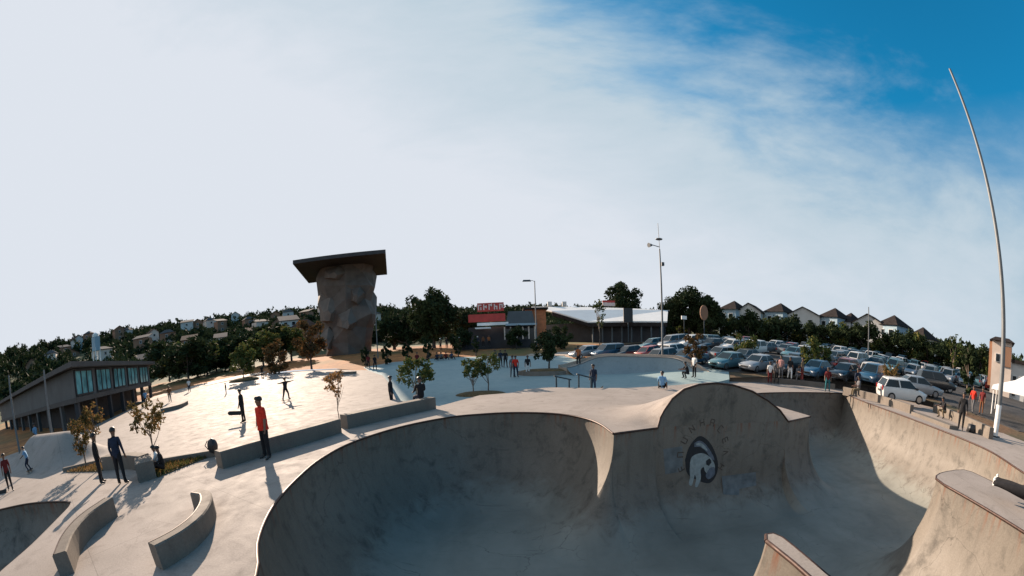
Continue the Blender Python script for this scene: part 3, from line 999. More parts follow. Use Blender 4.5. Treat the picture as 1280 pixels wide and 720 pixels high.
BED1 = [(-12.05, 9.35), (-9.95, 10.42), (-10.35, 8.25), (-11.5, 8.95)]
BED2 = [(-17.9, 8.72), (-16.3, 10.0), (-14.8, 9.2), (-14.95, 8.85)]
for p in (BED1, BED2):
    b = MB()
    b.prism(p, -.05, .035)
    b.build('planting_bed', 'soil', deck)
rr = random.Random(11)


def grass_tufts(name, poly, zf, n, h, mats, label=None):
    b = MB()
    xs = [p[0] for p in poly]
    ys = [p[1] for p in poly]
    while len(b.f) < n:
        x, y = rr.uniform(min(xs), max(xs)), rr.uniform(min(ys), max(ys))
        if not inside((x, y), poly):
            continue
        a = rr.uniform(0, 6.3)
        w, hh = rr.uniform(.01, .03), h * rr.uniform(.4, 1.2)
        z = zf(x, y)
        b.add([(x - math.cos(a) * w, y - math.sin(a) * w, z), (x + math.cos(a) * w, y + math.sin(a) * w, z), (x + rr.uniform(-.6, .6) * hh, y + rr.uniform(-.6, .6) * hh, z + hh)], [(0, 1, 2)], rr.choice([0, 0, 1]))
    return tag(b.build(name, mats), kind='stuff')


grass_tufts('bed_grass', BED1, lambda x, y: .03, 1500, .13, ['leaf_young', 'leaf_green'])
grass_tufts('bed_grass', BED2, lambda x, y: .03, 1000, .12, ['leaf_young', 'leaf_rust'])

# bowl shaped quarter pipe at the back of the lower plaza
qp_path = catmull([(4.9, 34.6), (6.4, 35.3), (8.3, 35.1), (11.3, 34.3), (13.6, 33.2), (15.1, 31.6), (15.8, 29.4)], .35)
qp = thing('quarter_pipe', 'curved blue grey quarter pipe at the back of the lower plaza', 'skate ramp', (10.5, 33, -.3))
rs, deck_rs, lipp = [], [], []
n = len(qp_path)
for i, p in enumerate(qp_path):
    t = (qp_path[min(i + 1, n - 1)] - qp_path[max(i - 1, 0)]).normalized()
    q = Vector((t.y, -t.x))                                # towards the plaza
    w = i / (n - 1)
    ht = .55 + .95 * smooth(w / .28) - 1.45 * smooth((w - .68) / .32)
    base = -.25
    r_ = []
    for k in range(13):
        th = R(72) * k / 12
        rad = 2.9
        d, z = rad * (math.sin(R(72)) - math.sin(R(72) - th)), 0
        zz = rad * (1 - math.cos(R(72) - th)) / (rad * (1 - math.cos(R(72))))
        r_.append((p.x + q.x * d, p.y + q.y * d, base + (ht - base) * zz))
    rs.append(r_)
    deck_rs.append([(p.x, p.y, ht), (p.x - q.x * 1.0, p.y - q.y * 1.0, ht + .02), (p.x - q.x * 1.02, p.y - q.y * 1.02, ht + .22), (p.x - q.x * 1.25, p.y - q.y * 1.25, ht + .22), (p.x - q.x * 1.27, p.y - q.y * 1.27, base - 1), (p.x, p.y, base - 1)])
    lipp.append((p.x, p.y, ht))
b = MB()
b.rings(rs, cap=False, closed=False)
b.build('ramp_face', 'ramp', qp, smooth='all', origin=(10.5, 33, -.3))
b = MB()
b.rings(deck_rs)
b.build('platform', 'path', qp, origin=(10.5, 33, -.3))
b = MB()
b.tube(lipp, .04, 6)
b.build('coping', 'steel', qp, smooth='all', origin=(10.5, 33, -.3))


# ------------------------------------------------------------------ rails, poles, lamps
def hand_rail(label, a, b_, za, zb, posts=2):
    o = (a[0], a[1], min(za, zb) - .3)
    t = thing('hand_rail', label, 'rail', o, 0, 'grind rails on the bank')
    A_, B_ = Vector((a[0], a[1], za + .5)), Vector((b_[0], b_[1], zb + .5))
    m = MB()
    m.tube([A_, A_.lerp(B_, .5), B_], .045, 8)
    m.build('rail', 'dark_steel', t, origin=o)
    for k in range(posts):
        p = A_.lerp(B_, .12 + .76 * k / (posts - 1))
        g = MB()
        g.tube([(p.x, p.y, p.z), (p.x, p.y, p.z - .95)], .05, 8)
        g.build('post', 'dark_steel', t, origin=o)


hand_rail('left one of two dark grind rails in front of the lower plaza', (2.75, 25.0), (3.9, 25.6), .15, -.15)
hand_rail('right one of two dark grind rails, beside the person in navy', (4.1, 24.6), (5.2, 25.0), .28, -.02)

# tall pole at the right edge
PX, PY = (23.89, 9.19, 0.64)[:2]
t = thing('flood_pole', 'tall slim grey pole with a white painted foot, right edge of the park', 'pole', (PX, PY, 0))
b = MB()
b.tube([(0, 0, .0), (0, 0, 1.6)], .17, 12)
b.build('foot', 'white_steel', t, smooth=True)
b = MB()
b.tube([(0, 0, 1.6), (0, 0, 8), (0, 0, 14), (0, 0, 20.2)], [.15, .125, .10, .075], 12)
b.build('shaft', 'steel', t, smooth=True)
b = MB()
b.box((0, 0, .03), (.5, .5, .06))
b.build('base_plate', 'dark_steel', t)

# camera and speaker mast by the quarter pipe
MX, MY = (13.74, 34.89, 1.52)[:2]
mz = ground(MX, MY)
t = thing('camera_mast', 'thin grey mast with loudspeaker and antenna behind the quarter pipe', 'mast', (MX, MY, mz))
b = MB()
b.tube([(0, 0, 0), (0, 0, 6), (0, 0, 11.4 - mz)], [.10, .08, .06], 10)
b.build('shaft', 'steel', t, smooth=True)
b = MB()
b.tube([(0, 0, 11.3 - mz), (0, 0, 13.9 - mz)], .025, 6)
b.build('antenna', 'steel', t)
b = MB()
b.tube([(0, 0, 11.6 - mz), (-.75, 0, 11.75 - mz)], .04, 6)
b.build('bracket', 'steel', t)
b = MB()
b.tube([(-.75, 0, 11.72 - mz), (-.98, -.15, 11.66 - mz), (-1.1, -.2, 11.64 - mz)], [.1, .16, .22], 10)
b.build('loudspeaker', 'steel', t, smooth=True)
b = MB()
b.ball((0, 0, 12.35 - mz), (.34, .34, .10), 12, 5)
b.build('lamp_head', 'steel', t, smooth=True)
b = MB()
b.box((.22, 0, 10.0 - mz), (.22, .3, .32))
b.build('camera_box', 'dark_steel', t)


def street_lamp(label, x, y, h, arm, out, group='thin lamp posts', head=True):
    z = ground(x, y)
    t = thing('street_lamp', label, 'lamp post', (x, y, z), 0, group)
    b = MB()
    b.tube([(0, 0, 0), (0, 0, h)], [.10, .065], 8)
    b.build('shaft', 'steel', t, smooth=True)
    if head:
        b = MB()
        b.tube([(0, 0, h - .1), (arm * .5, 0, h + .05), (arm, 0, h + .05)], .04, 6)
        b.build('arm', 'steel', t)
        b = MB()
        b.box((arm + out * .55, 0, h + .05), (1.25, .45, .22), 0, 0, .8)
        b.build('lamp_head', 'dark_steel', t)
    return t


x, y = (4.10, 59.86, 1.42)[:2]
street_lamp('street lamp with a dark flat head in front of the white roofed hall', x, y, 12.0 - ground(x, y), -.6, -1)
x, y = (-20.74, 62.66, 2.72)[:2]
street_lamp('bare thin lamp post standing right beside the climbing tower', x, y, 11.3 - ground(x, y), .3, 1, head=False)
x, y = (50.72, 42.23, 2.68)[:2]
street_lamp('plain lamp post among the parked cars in front of the terrace houses', x, y, 10.3 - ground(x, y), .3, 1, head=False)
x, y = (-27.15, 12.75, 0.97)[:2]
street_lamp('thin lamp post in front of the dark ground floor of the pavilion', x, y, 5.1, .3, 1, head=False)
x, y = (-30.97, 11.41, 0.97)[:2]
street_lamp('thin lamp post left of the hump, near the left picture edge', x, y, 5.4, .3, 1, head=False)

# ------------------------------------------------------------------ cars
def car_meshes(kind):
    """outline of the parts of one car, nose to +x, wheels on z = 0: {part: (MB, material)}"""
    if kind == 'sedan':
        L, zb, roof = 4.4, .92, 1.44
        cab = [(-1.75, -1.05), (1.05, .25)]
        prof = [(-2.2, .38, .80, .70), (-2.12, .24, .92, .80), (-1.5, .2, .97, .84), (0, .2, .95, .86), (.9, .2, .93, .85), (1.7, .22, .80, .82), (2.1, .26, .68, .72), (2.22, .36, .56, .58)]
    elif kind == 'hatchback':
        L, zb, roof = 3.7, .95, 1.52
        cab = [(-1.78, -1.42), (1.05, .35)]
        prof = [(-1.86, .38, .90, .70), (-1.80, .24, .98, .78), (-1.2, .2, 1.0, .82), (0, .2, .97, .83), (.9, .2, .95, .82), (1.45, .22, .84, .79), (1.76, .26, .70, .70), (1.86, .36, .58, .56)]
    else:
        L, zb, roof = 4.3, 1.02, 1.70
        cab = [(-2.08, -1.85), (1.2, .45)]
        prof = [(-2.15, .40, .96, .74), (-2.1, .26, 1.02, .82), (-1.4, .22, 1.05, .86), (0, .22, 1.02, .87), (1.0, .22, 1.0, .86), (1.65, .24, .92, .82), (2.02, .28, .76, .74), (2.14, .38, .62, .60)]
    P_ = {}
    b = MB()
    rs = []
    for x, z0, z1, w in prof:
        rs.append([(x, -w * .9, z0), (x, w * .9, z0), (x, w, z0 + .12), (x, w, (z0 + z1) / 2 + .1), (x, w * .95, z1 - .04), (x, w * .86, z1), (x, -w * .86, z1), (x, -w * .95, z1 - .04), (x, -w, (z0 + z1) / 2 + .1), (x, -w, z0 + .12)])
    b.rings(rs)
    (xr, tr), (xf, tf) = cab
    wb, wt = .76, .60
    zb_ = zb - .03
    base = [(xr, -wb, zb_), (xr, wb, zb_), (xf, wb, zb_), (xf, -wb, zb_)]
    top = [(tr, -wt, roof - .05), (tr, wt, roof - .05), (tf, wt, roof - .05), (tf, -wt, roof - .05)]
    b.rings([base, top], cap=False)
    xm = (tr + tf) / 2
    b.rings([[(tr - .03, -wt, roof - .05), (tr - .03, wt, roof - .05), (tf + .03, wt, roof - .05), (tf + .03, -wt, roof - .05)],
             [(tr + .12, -wt + .1, roof), (tr + .12, wt - .1, roof), (tf - .12, wt - .1, roof + .005), (tf - .12, -wt + .1, roof + .005)]])
    P_['body'] = (b, 0)

    def panel(q, ins=.07, off=.012, name='window'):
        a = [Vector(p) for p in q]
        c = sum(a, Vector()) / 4
        nrm = (a[1] - a[0]).cross(a[3] - a[0]).normalized()
        if nrm.dot(c - Vector((xm, 0, 1.0))) < 0:
            nrm = -nrm
        inn = []
        for i in range(4):
            e1, e2 = (a[i - 1] - a[i]).normalized(), (a[(i + 1) % 4] - a[i]).normalized()
            inn.append(a[i] + (e1 + e2) * ins)
        m = MB()
        vs = [p + nrm * off for p in inn] + [p - nrm * .02 for p in inn]
        m.add(vs, [(0, 1, 2, 3), (0, 4, 5, 1), (1, 5, 6, 2), (2, 6, 7, 3), (3, 7, 4, 0)])
        return m
    wins = [('windscreen', panel([base[3], base[2], top[2], top[3]])), ('rear_window', panel([base[0], base[1], top[1], top[0]]))]
    for s in (0, 1):
        A_, B_, C_, D_ = (base[0], base[3], top[3], top[0]) if s == 0 else (base[1], base[2], top[2], top[1])
        A_, B_, C_, D_ = map(Vector, (A_, B_, C_, D_))
        mb, mt_ = A_.lerp(B_, .47), D_.lerp(C_, .47)
        wins.append(('side_window', panel([A_, mb, mt_, D_], .055)))
        wins.append(('side_window', panel([mb, B_, C_, mt_], .055)))
    P_['windows'] = wins
    wx = L * .31
    P_['wheels'] = [(sx * wx, sy * .74) for sx in (-1, 1) for sy in (-1, 1)]
    f = prof[-2]
    hl, tl = [], []
    for s in (-1, 1):
        m = MB()
        m.box((f[0] - .04, s * f[3] * .78, f[2] - .07), (.22, .30, .13), -s * .35)
        hl.append(m)
        m = MB()
        m.box((prof[0][0] + .03, s * .62, prof[0][2] - .05), (.10, .18, .28))
        tl.append(m)
    P_['head'], P_['tail'] = hl, tl
    g = MB()
    g.box((f[0] + .07, 0, .50), (.10, .85, .16))
    P_['grille'] = g
    p = MB()
    p.box((prof[0][0] - .01, 0, .62), (.03, .5, .13))
    P_['plate'] = p
    mi = []
    for s in (-1, 1):
        m = MB()
        m.box((xf - .22, s * .95, zb + .06), (.12, .2, .14))
        mi.append(m)
    P_['mirror'] = mi
    return P_


def wheel_mb():
    t = MB()
    prof = [(.20, -.10), (.29, -.105), (.315, -.07), (.315, .07), (.29, .105), (.20, .10)]
    t.rings([[(r_ * math.cos(2 * math.pi * k / 16), w, r_ * math.sin(2 * math.pi * k / 16)) for k in range(16)] for r_, w in prof], cap=False)
    c = MB()
    c.rings([[(.205 * math.cos(2 * math.pi * k / 10), w, .205 * math.sin(2 * math.pi * k / 10)) for k in range(10)] for w in (-.09, .09)])
    return t, c


TYRE, CAP = wheel_mb()
tyre_me, cap_me = TYRE.mesh('tyre', 'rubber', True), CAP.mesh('rim', 'rim')
CAR_PARTS, CAR_JOINED = {}, {}
for kind in ('sedan', 'hatchback', 'people_carrier'):
    P_ = car_meshes(kind)
    d = {'body': P_['body'][0].mesh('car_body', 'paint_white', True)}
    d['windows'] = [(nm, m.mesh(nm, 'glass')) for nm, m in P_['windows']]
    d['head'] = [m.mesh('headlight', 'headlamp') for m in P_['head']]
    d['tail'] = [m.mesh('tail_light', 'taillamp') for m in P_['tail']]
    d['grille'] = P_['grille'].mesh('grille', 'black_plastic')
    d['plate'] = P_['plate'].mesh('number_plate', 'plate')
    d['mirror'] = [m.mesh('wing_mirror', 'black_plastic') for m in P_['mirror']]
    d['wheels'] = P_['wheels']
    CAR_PARTS[kind] = d
    j = MB()
    j.add(P_['body'][0].v, P_['body'][0].f, 0)
    for _, m in P_['windows']:
        j.add(m.v, m.f, 1)
    for x, y in P_['wheels']:
        j.add([(a + x, b_ + y, c + .315) for a, b_, c in TYRE.v], TYRE.f, 2)
        j.add([(a + x, b_ + y, c + .315) for a, b_, c in CAP.v], CAP.f, 3)
    for m in P_['head']:
        j.add(m.v, m.f, 3)
    for m in P_['tail']:
        j.add(m.v, m.f, 4)
    j.add(P_['grille'].v, P_['grille'].f, 2)
    CAR_JOINED[kind] = j.mesh('far_car', ['paint_white', 'glass', 'rubber', 'headlamp', 'taillamp'], True)


def paint(o, colour):
    s = o.material_slots[0]
    s.link = 'OBJECT'
    s.material = MT['paint_' + colour]


def tilt(o, x, y, heading):
    """sit on the slope of the ground"""
    e = 1.2
    nx_ = (ground(x - e, y) - ground(x + e, y)) / (2 * e)
    ny_ = (ground(x, y - e) - ground(x, y + e)) / (2 * e)
    up_ = Vector((nx_, ny_, 1)).normalized()
    f_ = Vector((math.cos(heading), math.sin(heading), 0))
    f_ = (f_ - up_ * f_.dot(up_)).normalized()
    o.rotation_euler = Matrix((f_, up_.cross(f_), up_)).transposed().to_euler()


def car(kind, colour, x, y, heading, label, group='cars in the car park'):
    d = CAR_PARTS[kind]
    t = thing('parked_car', label, 'car', (x, y, ground(x, y) + .035), 0, group)
    tilt(t, x, y, heading)
    bo = link('car_body', d['body'], t)
    paint(bo, colour)
    for nm, me in d['windows']:
        link(nm, me, t)
    for me in d['head']:
        link('headlight', me, t)
    for me in d['tail']:
        link('tail_light', me, t)
    for me in d['mirror']:
        link('wing_mirror', me, t)
    link('grille', d['grille'], t)
    link('number_plate', d['plate'], t)
    for wx, wy in d['wheels']:
        w = link('wheel', tyre_me, t, (wx, wy, .315))
        link('rim', cap_me, w)
    return t


def far_car(kind, colour, x, y, heading, label, group='cars in the car park'):
    o = link('parked_car', CAR_JOINED[kind], None, (x, y, ground(x, y) + .035))
    paint(o, colour)
    tilt(o, x, y, heading)
    return tag(o, label, 'car', group)


ROW_O, ROW_D, ROW_N = Vector((19.4, 32.6)), Vector((.79, -.613)), Vector((.613, .79))
HEAD = math.atan2(-ROW_N.y, -ROW_N.x) - R(33)          # angled bays
cr_ = random.Random(5)
front = [(-6.6, 'hatchback', 'grey', 'grey hatchback half hidden behind the camera mast in the front row'),
         (-3.9, 'sedan', 'blue', 'dark blue saloon right of the mast in the front row'),
         (0.0, 'sedan', 'teal', 'teal saloon in the front row, nearest the brown topped tree'),
         (2.75, 'sedan', 'silver', 'silver saloon second from the brown topped tree in the front row'),
         (5.5, 'hatchback', 'black', 'black hatchback behind the standing couple'),
         (8.2, 'sedan', 'blue', 'blue saloon behind the people on the low wall'),
         (10.9, 'sedan', 'black', 'black saloon left of the white people carrier'),
         (13.6, 'people_carrier', 'blue', 'dark blue people carrier at the right end of the front row')]
for s, kind, colour, lab in front:
    p = ROW_O + ROW_D * s + ROW_N * .3
    car(kind, colour, p.x, p.y, HEAD + cr_.uniform(-.04, .04), lab)
x, y = (25.88, 17.96, 0.73)[:2]
car('hatchback', 'white', x, y, math.atan2(ROW_D.y, ROW_D.x) + .12, 'white hatchback parked side on, alone in front of the low wall')
x, y = (30.78, 19.62, 1.19)[:2]
car('sedan', 'silver', x, y, math.atan2(ROW_D.y, ROW_D.x) + .05, 'silver saloon parked just behind the white hatchback')
x, y = (31.54, 25.40, 1.08)[:2]
car('people_carrier', 'white', x, y, HEAD + math.pi, 'white people carrier behind the front row, left of the white hatchback')
x, y = (38.07, 22.05, 1.31)[:2]
car('people_carrier', 'black', x, y, math.atan2(ROW_D.y, ROW_D.x), 'black people carrier behind the silver saloon')
colours = ['white', 'silver', 'grey', 'blue', 'black', 'teal', 'silver', 'white', 'teal', 'blue', 'red', 'silver']
words = {'blue': 'dark blue', 'teal': 'pale teal', 'grey': 'mid grey'}
ORDC = 'first second third fourth fifth sixth seventh eighth ninth tenth eleventh twelfth thirteenth fourteenth fifteenth sixteenth seventeenth eighteenth nineteenth twentieth'.split() + ['twenty ' + w for w in 'first second third fourth fifth sixth seventh eighth ninth'.split()]
rows_ = [(5.6, -9, 17, 'second row', math.pi), (15.0, -12, 32, 'third row', 0), (20.2, -10, 44, 'fourth row', math.pi), (29.8, -12, 68, 'fifth row', 0), (35.0, 2, 70, 'sixth row', math.pi), (44.5, 14, 74, 'seventh row', 0)]
for off, s0, s1, rn_, turn in rows_:
    s = s0
    kth = 0
    while s < s1:
        if cr_.random() > .035:
            p = ROW_O + ROW_D * s + ROW_N * off
            colr = cr_.choice(colours)
            kind = cr_.choice(['sedan', 'hatchback', 'people_carrier', 'sedan'])
            if inside(p, PARK) and not (off > 5 and off < 7 and s > 14):
                lab = f"{words.get(colr, colr)} {'people carrier' if kind == 'people_carrier' else 'saloon' if kind == 'sedan' else kind} {ORDC[kth]} from left in the {rn_} of cars"
                kth += 1
                if off < 18 and s < 20:
                    car(kind, colr, p.x, p.y, HEAD + turn + cr_.uniform(-.05, .05), lab)
                else:
                    far_car(kind, colr, p.x, p.y, HEAD + turn + cr_.uniform(-.05, .05), lab)
        s += 2.65
for k, (px, col_, kind) in enumerate([(-3.2, 'silver', 'sedan'), (-.2, 'blue', 'people_carrier'), (2.7, 'black', 'sedan')]):
    x, y = 11.8 + px * .75, 47.0 - px * .5
    far_car(kind, col_, x, y, HEAD, ['silver saloon left of the quarter pipe, behind people on its platform', 'dark blue people carrier behind the middle of the quarter pipe', 'black saloon behind the quarter pipe, left of the mast'][k])


# ------------------------------------------------------------------ trees and shrubs
def leaf_mesh(name, mat, n, radii, leaf, clumps, seed, droop=0.0, hollow=.35):
    """a crown: many small leaf faces gathered in clumps inside an ellipsoid about the origin"""
    g = np.random.default_rng(seed)
    cs = []
    while len(cs) < clumps:
        p = g.uniform(-1, 1, 3)
        if hollow < np.linalg.norm(p) < 1:
            cs.append(p * radii)
    cs = np.array(cs)
    sz = g.uniform(.5, 1.1, clumps)
    pick = g.choice(clumps, n, p=sz ** 2 / (sz ** 2).sum())
    cr = .36 * min(radii)
    off = g.normal(0, 1, (n, 3))
    off /= np.linalg.norm(off, axis=1)[:, None]
    off *= (g.uniform(0, 1, (n, 1)) ** .45) * cr * sz[pick][:, None]
    c = cs[pick] + off
    a = g.normal(0, 1, (n, 3))
    a /= np.linalg.norm(a, axis=1)[:, None]
    b = np.cross(a, g.normal(0, 1, (n, 3)))
    b /= np.linalg.norm(b, axis=1)[:, None]
    l = leaf * g.uniform(.6, 1.3, (n, 1))
    v = np.stack([c - a * l, c + b * l * .45 - a * l * .1, c + a * l - np.array([0, 0, droop]) * l, c - b * l * .45 - a * l * .1], 1).reshape(-1, 3)
    me = bpy.data.meshes.new(name)
    me.vertices.add(4 * n)
    me.vertices.foreach_set('co', v.ravel())
    me.loops.add(4 * n)
    me.loops.foreach_set('vertex_index', np.arange(4 * n))
    me.polygons.add(n)
    me.polygons.foreach_set('loop_start', np.arange(n) * 4)
    me.polygons.foreach_set('loop_total', np.full(n, 4))
    me.materials.append(MT[mat])
    me.update(calc_edges=True)
    return me, cs


def trunk_mb(h, r0, r1, targets, seed, lean=0.0, sticks=1):
    q = random.Random(seed)
    b = MB()
    k = 7
    path = [(lean * h * (i / k) ** 1.5 + q.uniform(-.03, .03) * h * .3 * (0 < i < k), q.uniform(-.03, .03) * h * .3 * (0 < i < k), h * i / k) for i in range(k + 1)]
    b.tube(path, [r0 + (r1 - r0) * i / k for i in range(k + 1)], 7)
    for tgt in targets:
        i = q.randint(int(k * .55), k - 1)
        s = Vector(path[i])
        e = Vector(tgt)
        m = s.lerp(e, .5) + Vector((0, 0, -.06 * h))
        b.tube([s, m, e], [r1 * 1.1, r1 * .7, r1 * .3], 5)
    return b


def tree(name, label, cat, x, y, z, h_trunk, crown, r0=.12, rad=(1, 1, 1), cz=None, group=None, bark='bark', scale=1.0, rz=0.0, lean=0.0, seed=1, wide=1.0):
    me, cs = crown
    t = thing(name, label, cat, (x, y, z - .05), rz, group)
    cz = h_trunk + rad[2] * .6 if cz is None else cz
    tg = [(c[0] * scale + lean * h_trunk, c[1] * scale, c[2] * scale + cz) for c in cs[:: max(1, len(cs) // 7)]]
    trunk_mb(max(h_trunk, cz * .8), r0, r0 * .45, tg, seed, lean).build('trunk', bark, t, smooth='all')
    c = link('crown', me, t, (lean * h_trunk, 0, cz), seed * 1.7)
    c.scale = (scale * wide, scale * wide, scale)
    return t


CR_YOUNG = [leaf_mesh('crown', 'leaf_young', 700, np.array([.95, .95, .85]), .12, 26, s) for s in (1, 2, 3)]
CR_YOUNG_G = [leaf_mesh('crown', 'leaf_green', 1100, np.array([1.2, 1.2, .95]), .13, 26, s) for s in (4, 5)]
CR_SAP = leaf_mesh('crown', 'leaf_rust', 320, np.array([.5, .5, .55]), .085, 20, 9)
CR_BIG = [leaf_mesh('crown', 'leaf_dark', 5200, np.array([5.2, 5.0, 4.4]), .42, 60, s, hollow=.2) for s in (11, 12, 13)]
CR_MID = [leaf_mesh('crown', 'leaf_dark', 2600, np.array([3.2, 3.2, 3.0]), .34, 34, s, hollow=.15) for s in (21, 22, 23)]
CR_MIDG = [leaf_mesh('crown', 'leaf_green', 2400, np.array([2.6, 2.6, 2.7]), .30, 30, s, hollow=.15) for s in (24, 25)]
CR_COL = [leaf_mesh('crown', 'leaf_dark', 1800, np.array([1.1, 1.1, 2.6]), .22, 34, s, hollow=.0) for s in (31, 32)]
CR_BROWN = [leaf_mesh('crown', 'leaf_brown', 1500, np.array([1.6, 1.6, 1.9]), .2, 26, s, hollow=.1) for s in (41, 42)]
CR_SHRUB = [leaf_mesh('foliage', 'leaf_dark', 900, np.array([.9, .9, .8]), .15, 22, s, hollow=.0) for s in (51, 52)]
CR_SPARSE = leaf_mesh('crown', 'leaf_green', 420, np.array([1.1, 1.1, 2.4]), .2, 24, 61, hollow=.2)

x, y = -12.3, 9.85
tree('young_tree', 'young tree with big loose leaves in the grass bed right of the standing pair', 'tree', x, y, 0, 1.25, CR_YOUNG[0], .04, (1, 1, .9), 1.72, lean=-.02, seed=2, scale=.72)
x, y = -16.9, 9.35
tree('young_tree', 'brownish young tree left of the two people in black, leftmost in the bed', 'tree', x, y, 0, 1.0, CR_YOUNG[1], .045, (1, 1, .9), 1.38, seed=3, scale=.72)
x, y = -15.5, 9.25
tree('young_tree', 'brownish young tree right behind the heads of the two people in black', 'tree', x, y, 0, 1.4, CR_YOUNG[2], .045, (1, 1, .9), 1.95, seed=4, scale=.62)
tree('sapling', 'thin sapling with pale dry leaves in the gap between the two long ledges', 'tree', -6.9, 15.1, 0, 1.3, CR_SAP, .022, (.5, .5, .5), 1.75, seed=5)
for (x, y), lab, sd in (((-5.88, 24.93), 'round green young tree right of the lone dark person, behind the long ledge', 6), ((-2.40, 26.43), 'left one of the two young green trees side by side on the lower plaza', 7), ((-1.43, 26.97), 'right one of the two young green trees side by side on the lower plaza', 8)):
    tree('young_tree', lab, 'tree', x, y, ground(x, y), 1.4, CR_YOUNG_G[sd % 2], .05, (1, 1, .9), 1.75 + .15 * (sd == 8), seed=sd, scale=.95 if sd == 6 else .72)
b = MB()
for k in range(2):
    pass
# the two round kerbs the plaza trees stand in
for (x, y), lab, rx in (((-1.91, 26.26), 'dark low planting mound under the two young trees', 1.7),):
    z = ground(x, y)
    b = MB()
    b.ball((0, 0, 0), (rx, .9, .28), 18, 4, 0, 0.0)
    o = b.build('planting_mound', 'soil', None, smooth=True)
    o.location = (x, y, z)
    tag(o, lab, 'planter')
x, y = (3.32, 35.85, -0.50)[:2]
z = ground(x, y)
pl_ = thing('planter_island', 'raised dark sided planting island with a dense bushy tree, mid plaza', 'planter', (x, y, z - .1))
b = MB()
b.rings([[(2.6 * k * math.cos(a), 1.5 * k * math.sin(a), h) for a in np.linspace(0, 2 * math.pi, 20, endpoint=False)] for k, h in ((1.04, 0), (1.0, .42), (.93, .42))])
b.build('kerb', 'ledge', pl_)
b = MB()
b.ball((0, 0, .38), (2.4, 1.38, .22), 18, 4, 0, 0.0)
b.build('soil', 'soil', pl_, smooth=True)
tree('bushy_tree', 'dense bushy dark tree in the planting island on the plaza', 'tree', x + .2, y, z + .4, 1.0, CR_MID[0], .09, (1, 1, 1), 2.0, seed=9, scale=.46, bark='bark_dark')
x, y = (7.55, 36.73, -0.36)[:2]

# shrubs along the far edge of the lower plaza
for px, py, r_, sc, lab in ((458, 452, 53, .8, 'dark bush at the foot of the climbing tower'), (485, 450, 55, 1.0, 'dark columnar shrub first to the right of the climbing tower'), (511, 448, 56.5, 1.05, 'dark columnar shrub on the orange bank, second from the tower'), (537, 446, 57.5, .95, 'dark columnar shrub on the orange bank, third from the tower'), (575, 448, 57, .8, 'thin dark tree on the orange bank left of the terrace crowd'), (597, 447, 57, .75, 'dark shrub on the orange bank below the terrace crowd')):
    x, y = Vector((math.sin(0), 0)) if False else (0, 0)
    a_ = math.atan2((px - 640) / 507.4, 1)
    x, y = r_ * math.sin((px - 640) / 507.4 * .985 + .003), r_ * math.cos((px - 640) / 507.4 * .985 + .003)
    tree('columnar_shrub', lab, 'shrub', x, y, ground(x, y), .7, CR_COL[px % 2], .1, (1, 1, 1), 1.7, seed=px, scale=.62 * sc, bark='bark_dark', group='dark shrubs on the orange bank')
x, y = (-28.80, 54.90, 1.97)[:2]
tree('dark_red_tree', 'dark reddish brown tree just left of the climbing tower', 'tree', x, y, ground(x, y), 2.4, CR_BROWN[0], .18, (1, 1, 1), 4.6, seed=12, scale=1.5, bark='bark_dark')
x, y = (-35.50, 55.64, 1.74)[:2]
tree('dark_bush', 'wide dark reddish bush at the back of the white plaza', 'shrub', x, y, ground(x, y), .8, CR_BROWN[1], .14, (1, 1, 1), 2.2, seed=13, scale=1.35, bark='bark_dark')
x, y = (-36.34, 47.75, 1.84)[:2]
tree('small_tree', 'small green tree in a round kerb at the back of the white plaza', 'tree', x, y, ground(x, y), 1.2, CR_MIDG[1], .1, (1, 1, 1), 2.9, seed=14, scale=.72)
b = MB()
b.ball((0, 0, 0), (2.6, 1.6, .5), 16, 4, 0, 0.0)
o = b.build('planting_mound', 'soil', None, smooth=True)
o.location = (x, y, ground(x, y))
tag(o, 'low planting mound under the small green tree at the plaza edge', 'planter')

ORD = 'first second third fourth fifth sixth seventh eighth ninth tenth eleventh twelfth thirteenth fourteenth fifteenth sixteenth seventeenth eighteenth nineteenth twentieth'.split() + ['twenty ' + w for w in 'first second third fourth fifth sixth seventh eighth ninth'.split()] + ['thirtieth']
tg_ = random.Random(17)
# belt of trees behind the white plaza on the left
for k in range(14):
    px = 196 + k * 12.6
    r_ = tg_.uniform(84, 108)
    az = -.83 + (px - 196) / 507.4 * .93
    x, y = r_ * math.sin(az), r_ * math.cos(az)
    kind = k % 3
    tree('woodland_tree', ['dark round', 'dense green', 'dark bushy'][kind] + f' tree, {ORD[k]} from the left in the belt behind the white plaza', 'tree', x, y, ground(x, y), 2.5, (CR_MID[k % 3], CR_MIDG[k % 2], CR_MID[(k + 1) % 3])[kind], .25, (1, 1, 1), tg_.uniform(3.4, 4.8), seed=k + 20, scale=tg_.uniform(.85, 1.35), bark='bark_dark', group='trees behind the white plaza', wide=1.35, rz=tg_.uniform(0, 6))
